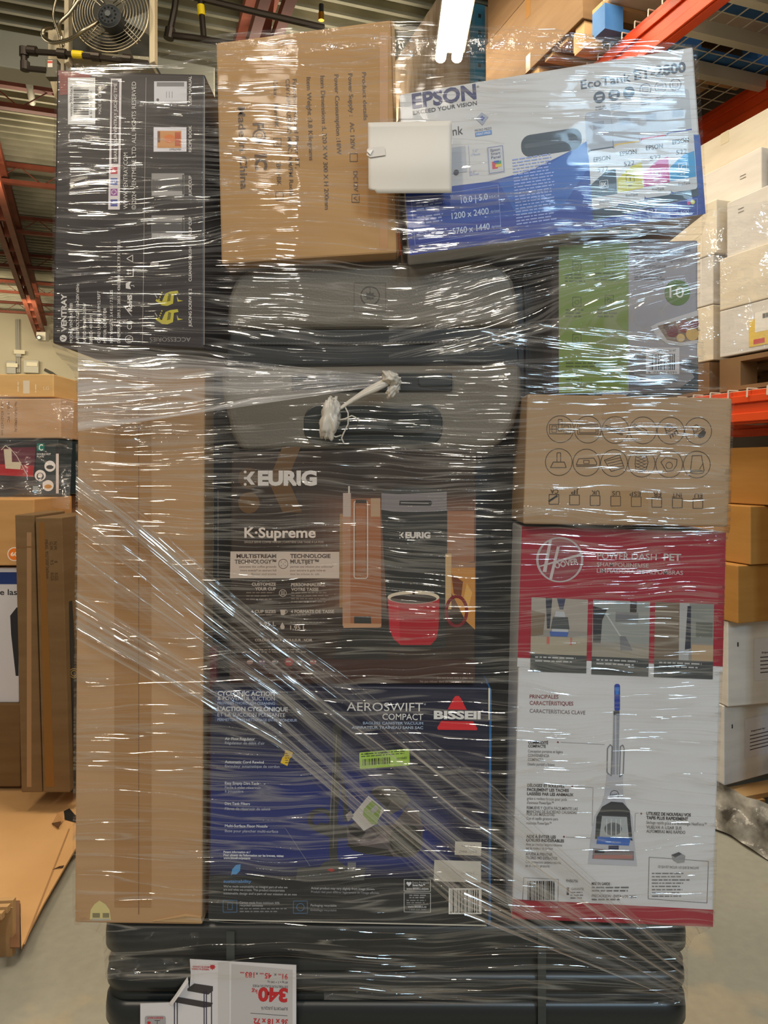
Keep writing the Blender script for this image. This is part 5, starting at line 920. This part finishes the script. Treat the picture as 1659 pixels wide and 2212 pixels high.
root = empty('stretch_wrap', P(850, 1100, 1.5), 'clear stretch film wrapped round the whole load with a knotted tail', 'stretch film')
# main layer
NX, NY = 110, 150
mb = MB(); uvs = []; idx = {}
ss = [('L', t) for t in (0, .35, .7, .93)]+[('F', i/NX) for i in range(NX+1)]+[('R', t) for t in (.07, .3, .65, 1)]
for i, (k, s_) in enumerate(ss):
    s = {'L': 0.0, 'F': s_, 'R': 1.0}[k]; yt = interp(TOPt, 120+s*1385); yb = interp(BOTt, 228+s*1258)
    for j in range(NY+1):
        py = yt+(yb-yt)*j/NY; px = interp(XLt, py)*(1-s)+interp(XRt, py)*s; d_ = Df(px, py)-FO
        n_ = mnoise.noise(Vector((px/160, py/50, 0)))*.0016 if k == 'F' else 0
        e = min(s, 1-s)*NX; d2 = d_+n_+(.006*(1-e/1.5) if e < 1.5 else 0)
        p = P(px, py, d2)
        if k == 'L': p = P(px, py, d_); p = p+Vector((-.003*(1-s_), (1-s_)*.42+.006, 0))
        if k == 'R': p = P(px, py, d_); p = p+Vector((.003*s_, s_*.42+.006, 0))
        mb.v.append(p); uvs.append(((px if k == 'F' else px+(p.y-1.1)*1400*(1 if k == 'R' else -1))/1450, filmV(px, py)/1450))
n = NY+1
for i in range(len(ss)-1):
    for j in range(NY): mb.f.append([i*n+j, (i+1)*n+j, (i+1)*n+j+1, i*n+j+1]); mb.m.append(0)
mb.mats = [FM]; mb.uv = uvs; mb.build('film_layer', root, smooth=True, fix=False)
def sheet_px(fn, nu, nv, m, name, off=.004, amp=.001, uvf=None):
    mb = MB(); uvs = []
    for i in range(nu+1):
        for j in range(nv+1):
            u, v = i/nu, j/nv; px, py = fn(u, v); d_ = Df(px, py)-FO-off+mnoise.noise(Vector((px/40, py/40, 5)))*amp; mb.v.append(P(px, py, d_)); uvs.append(uvf(u, v, px, py) if uvf else (px/1450, py/1450))
    for i in range(nu):
        for j in range(nv): a = i*(nv+1)+j; mb.f.append([a, a+nv+1, a+nv+2, a+1]); mb.m.append(0)
    mb.mats = [m]; mb.uv = uvs; return mb.build(name, root, smooth=True, fix=False)
def band(u, v):
    x = 164+u*1316; yu = interp([(164, 985), (600, 1350), (1060, 1690), (1480, 2070)], x); yl = interp([(164, 1380), (600, 1620), (1000, 1975), (1480, 2168)], x); return x, yu+(yl-yu)*v
sheet_px(band, 80, 30, FB, 'diagonal_band', .004, .0006, lambda u, v, x, y: (u*1.15, v*.20+.3+.006*mnoise.noise(Vector((u*5, v*3, 0)))))
def fan(u, v):
    ax, ay = 846, 822; bx = 168+v*0; by = 742+v*190; c = u**.8; return bx+(ax-bx)*c, by+(ay+(v-.5)*16-by)*c
sheet_px(fan, 50, 30, FF, 'gathered_pleats', .008, .0006, lambda u, v, x, y: (u*.5+.1, v*.16+.02*mnoise.noise(Vector((u*4, v*4, 2)))))
for i, (q, nm) in enumerate(((((118, 138), (842, 44), (842, 92), (122, 182)), 'crinkled_hem'), (((842, 42), (1506, 98), (1506, 150), (842, 120)), 'crinkled_hem'), (((1100, 1120), (1590, 1130), (1574, 1172), (1100, 1150)), 'crinkled_fold'),
        (((1132, 1085), (1582, 1095), (1576, 1140), (1128, 1134)), 'crinkled_fold'), (((166, 850), (500, 840), (520, 950), (164, 1005)), 'crinkled_fold'), (((700, 2130), (1486, 2146), (1486, 2172), (700, 2160)), 'crinkled_hem'), (((226, 2012), (430, 2014), (420, 2118), (230, 2110)), 'crinkled_fold'), (((1100, 1990), (1500, 2008), (1484, 2040), (1100, 2014)), 'crinkled_fold'))):
    T_ = quadT((0, 0, 1, 1), q); sheet_px(lambda u, v: T_(u, v), 60, 8, FCR, nm, .006, .004)
FW = film_mat('stretch_film_streaks', 3.5, 130, .03, .45, .0045, cut=.49, rw=1.3)  # for extra wrinkled film sheets, added to catch more glints
def wing(u, v): x = 840+u*672; return x, (690-.16*(x-900))+(v-.5)*(150+u*130)
sheet_px(wing, 60, 24, FW, 'slanted_streaks', .003, .0006, lambda u, v, x, y: (x/1450, (y+.26*x)/1450))
sheet_px(lambda u, v: (1000+u*520, 700+v*160), 40, 16, FW, 'slanted_streaks', .005, .0006, lambda u, v, x, y: (x/1450+.4, (y-.12*x)/1450))
sheet_px(lambda u, v: (870+u*650, 440-u*80+v*110), 40, 16, FW, 'slanted_streaks', .004, .0006, lambda u, v, x, y: (x/1450+.7, (y+.06*x)/1450))
# knot and tail: bunched milky film
WF = bpy.data.materials.new('bunched_film'); WF.use_nodes = True; b_ = WF.node_tree.nodes['Principled BSDF']; b_.inputs['Base Color'].default_value = (*lin((214, 204, 190)), 1); b_.inputs['Roughness'].default_value = .22; b_.inputs['Alpha'].default_value = .8
def crumple(c, sx, sz, name, seed, ang=0, dy=.014, zz=None):
    mb = MB(); nu, nv = 34, 26; rm = Matrix.Rotation(ang, 3, 'Y')
    for i in range(nv+1):
        for j in range(nu):
            th = PI*i/nv; ph = 2*PI*j/nu; d = Vector((math.sin(th)*math.cos(ph), math.sin(th)*math.sin(ph), math.cos(th)))
            r_ = 1+.42*mnoise.noise(d*2.2+Vector((seed, 0, 0)))+.28*abs(mnoise.noise(Vector((d.x*7, d.y*7, d.z*1.5+seed)))) ; mb.v.append(c+rm @ Vector((d.x*sx*r_, d.y*dy*r_, d.z*sz*r_)))
    for i in range(nv):
        for j in range(nu): mb.f.append([i*nu+j, i*nu+(j+1) % nu, (i+1)*nu+(j+1) % nu, (i+1)*nu+j]); mb.m.append(0)
    mb.mats = [WF]; return mb.build(name, root, smooth=True)
KD = 1.085
crumple(P(845, 818, KD), .013, .009, 'knot', 1, .5); crumple(P(713, 905, KD), .0125, .029, 'loose_tail_end', 4, .15, .013)
crumple(P(850, 840, KD), .013, .007, 'knot_wing', 9, -.9, .006)
mb = MB()
tw = [(842, 822, .006), (815, 835, .0070), (785, 850, .0058), (755, 868, .0038), (735, 882, .003), (722, 895, .0035)]
for k in range(5):
    o_ = k*1.26; pts = []; rs = []
    for i, (x, y, r_) in enumerate(tw): pts.append(P(x, y, KD)+Vector((math.cos(o_+i*.5)*r_*.6, math.sin(o_+i*.5)*r_*.6, math.sin(o_+i*.5+1)*r_*.7))); rs.append(r_*.62)
    mb.tube(pts, rs, WF, 7)
mb.build('twisted_tail', root, smooth=True)
for k, pts in enumerate(([(714, 866), (720, 860), (730, 868), (736, 884)], [(744, 876), (752, 892), (752, 916), (742, 936), (738, 946), (743, 958)], [(728, 908), (745, 905), (760, 898), (768, 902), (776, 912)], [(715, 938), (725, 944), (738, 940)])):
    mb = MB(); mb.tube([P(x, y, KD-.004*(i % 2)) for i, (x, y) in enumerate(pts)], .0012, WF, 5); mb.build('loose_strand', root, smooth=True)
# ---- blank paper taped on the film
pw = empty('blank_paper', P(885, 340, 1.06), 'blank white paper sheet stuck on the film between tan carton and printer box', 'paper')
mb = MB(); nu, nv = 20, 14; out = [(795, 265), (976, 261), (976, 417), (796, 418)]; Tp = quadT((0, 0, 1, 1), out)
for i in range(nu+1):
    for j in range(nv+1):
        u, v = i/nu, j/nv; x, y = Tp(u, v)
        if u < .1 and v > .94: x, y = x+4, y-7
        mb.v.append(P(x, y, 1.064+.0022*math.sin(v*7+.6)+.001*math.sin(u*5+v*3)))
for i in range(nu):
    for j in range(nv): a = i*(nv+1)+j; mb.f.append([a, a+nv+1, a+nv+2, a+1]); mb.m.append(0)
mb.mats = [mat((222, 212, 200), .5)]; pp_ = mb.build('paper', pw, smooth=True, fix=False); so = pp_.modifiers.new('th', 'SOLIDIFY'); so.thickness = .0006
mb = MB(); mb.prism([P(x, y, 1.0608) for x, y in ((793, 322), (800, 318), (830, 316), (833, 335), (800, 340), (792, 335))], (0, .0006, 0), mat((212, 202, 192), .3)); mb.prism([P(x, y, 1.0585) for x, y in ((792, 326), (806, 323), (800, 334))], (0, .002, 0), mat((236, 228, 218), .2)); mb.build('tape_tab', pw)
# loose film on neighbouring loads
def side_film(q, D, label, m=None, amp=.03, nu=30, nv=20):
    mb = MB(); uvs = []; T_ = quadT((0, 0, 1, 1), q)
    for i in range(nu+1):
        for j in range(nv+1): u, v = i/nu, j/nv; x, y = T_(u, v); mb.v.append(P(x, y, D+amp*mnoise.noise(Vector((u*4, v*4, D))))); uvs.append((x/1450*2, y/1450*2))
    for i in range(nu):
        for j in range(nv): a = i*(nv+1)+j; mb.f.append([a, a+nv+1, a+nv+2, a+1]); mb.m.append(0)
    mb.mats = [m or FCR]; mb.uv = uvs; return tag(mb.build('stretch_film', smooth=True, fix=False), label, 'stretch film')
iso_amp_[0] = .6
FS = film_mat('stretch_film_neighbour', 5, 60, .08, .16, .010, rough=.08, iso=14, wr=.8)
side_film(((-60, 850), (160, 862), (150, 1100), (-60, 1080)), LB-.08, 'wrinkled clear film round the hot plate box and carton, left background', FS, .05)
side_film(((1516, 455), (1720, 425), (1720, 745), (1515, 768)), 2.88, 'clear film stretched over the white cartons on the rack', FS, .03)
mb = MB()
FD = nmat('mottled_film', (70, 66, 60), (196, 190, 178), (7, 7, 7), 6, .2, bump=.8, bscale=12)  # opaque film mottled from dark grey to pale
c0 = [(1.26, 3.42), (1.34, 3.12), (1.44, 2.87), (1.54, 2.6), (1.64, 2.3)]; pts = []
for k in range(60):
    t = k/59*4; i = min(int(t), 3); u = t-i; x = c0[i][0]*(1-u)+c0[i+1][0]*u; y = c0[i][1]*(1-u)+c0[i+1][1]*u
    for j in range(9):
        w_ = j/8; nn = mnoise.noise(Vector((k*.15, j*.6, 2))); pts.append(Vector((x+w_*.07+.02*nn, y+w_*.03+.02*nn, .012+.16*w_+.02*mnoise.noise(Vector((k*.2, j*.5, 8))))))
mb.v = pts
for k in range(59):
    for j in range(8): a = k*9+j; mb.f.append([a, a+9, a+10, a+1]); mb.m.append(0)
mb.mats = [FD]; tag(mb.build('film_skirt', smooth=True, fix=False), 'mottled crumpled film skirt trailing round the pallet at lower right', 'stretch film')
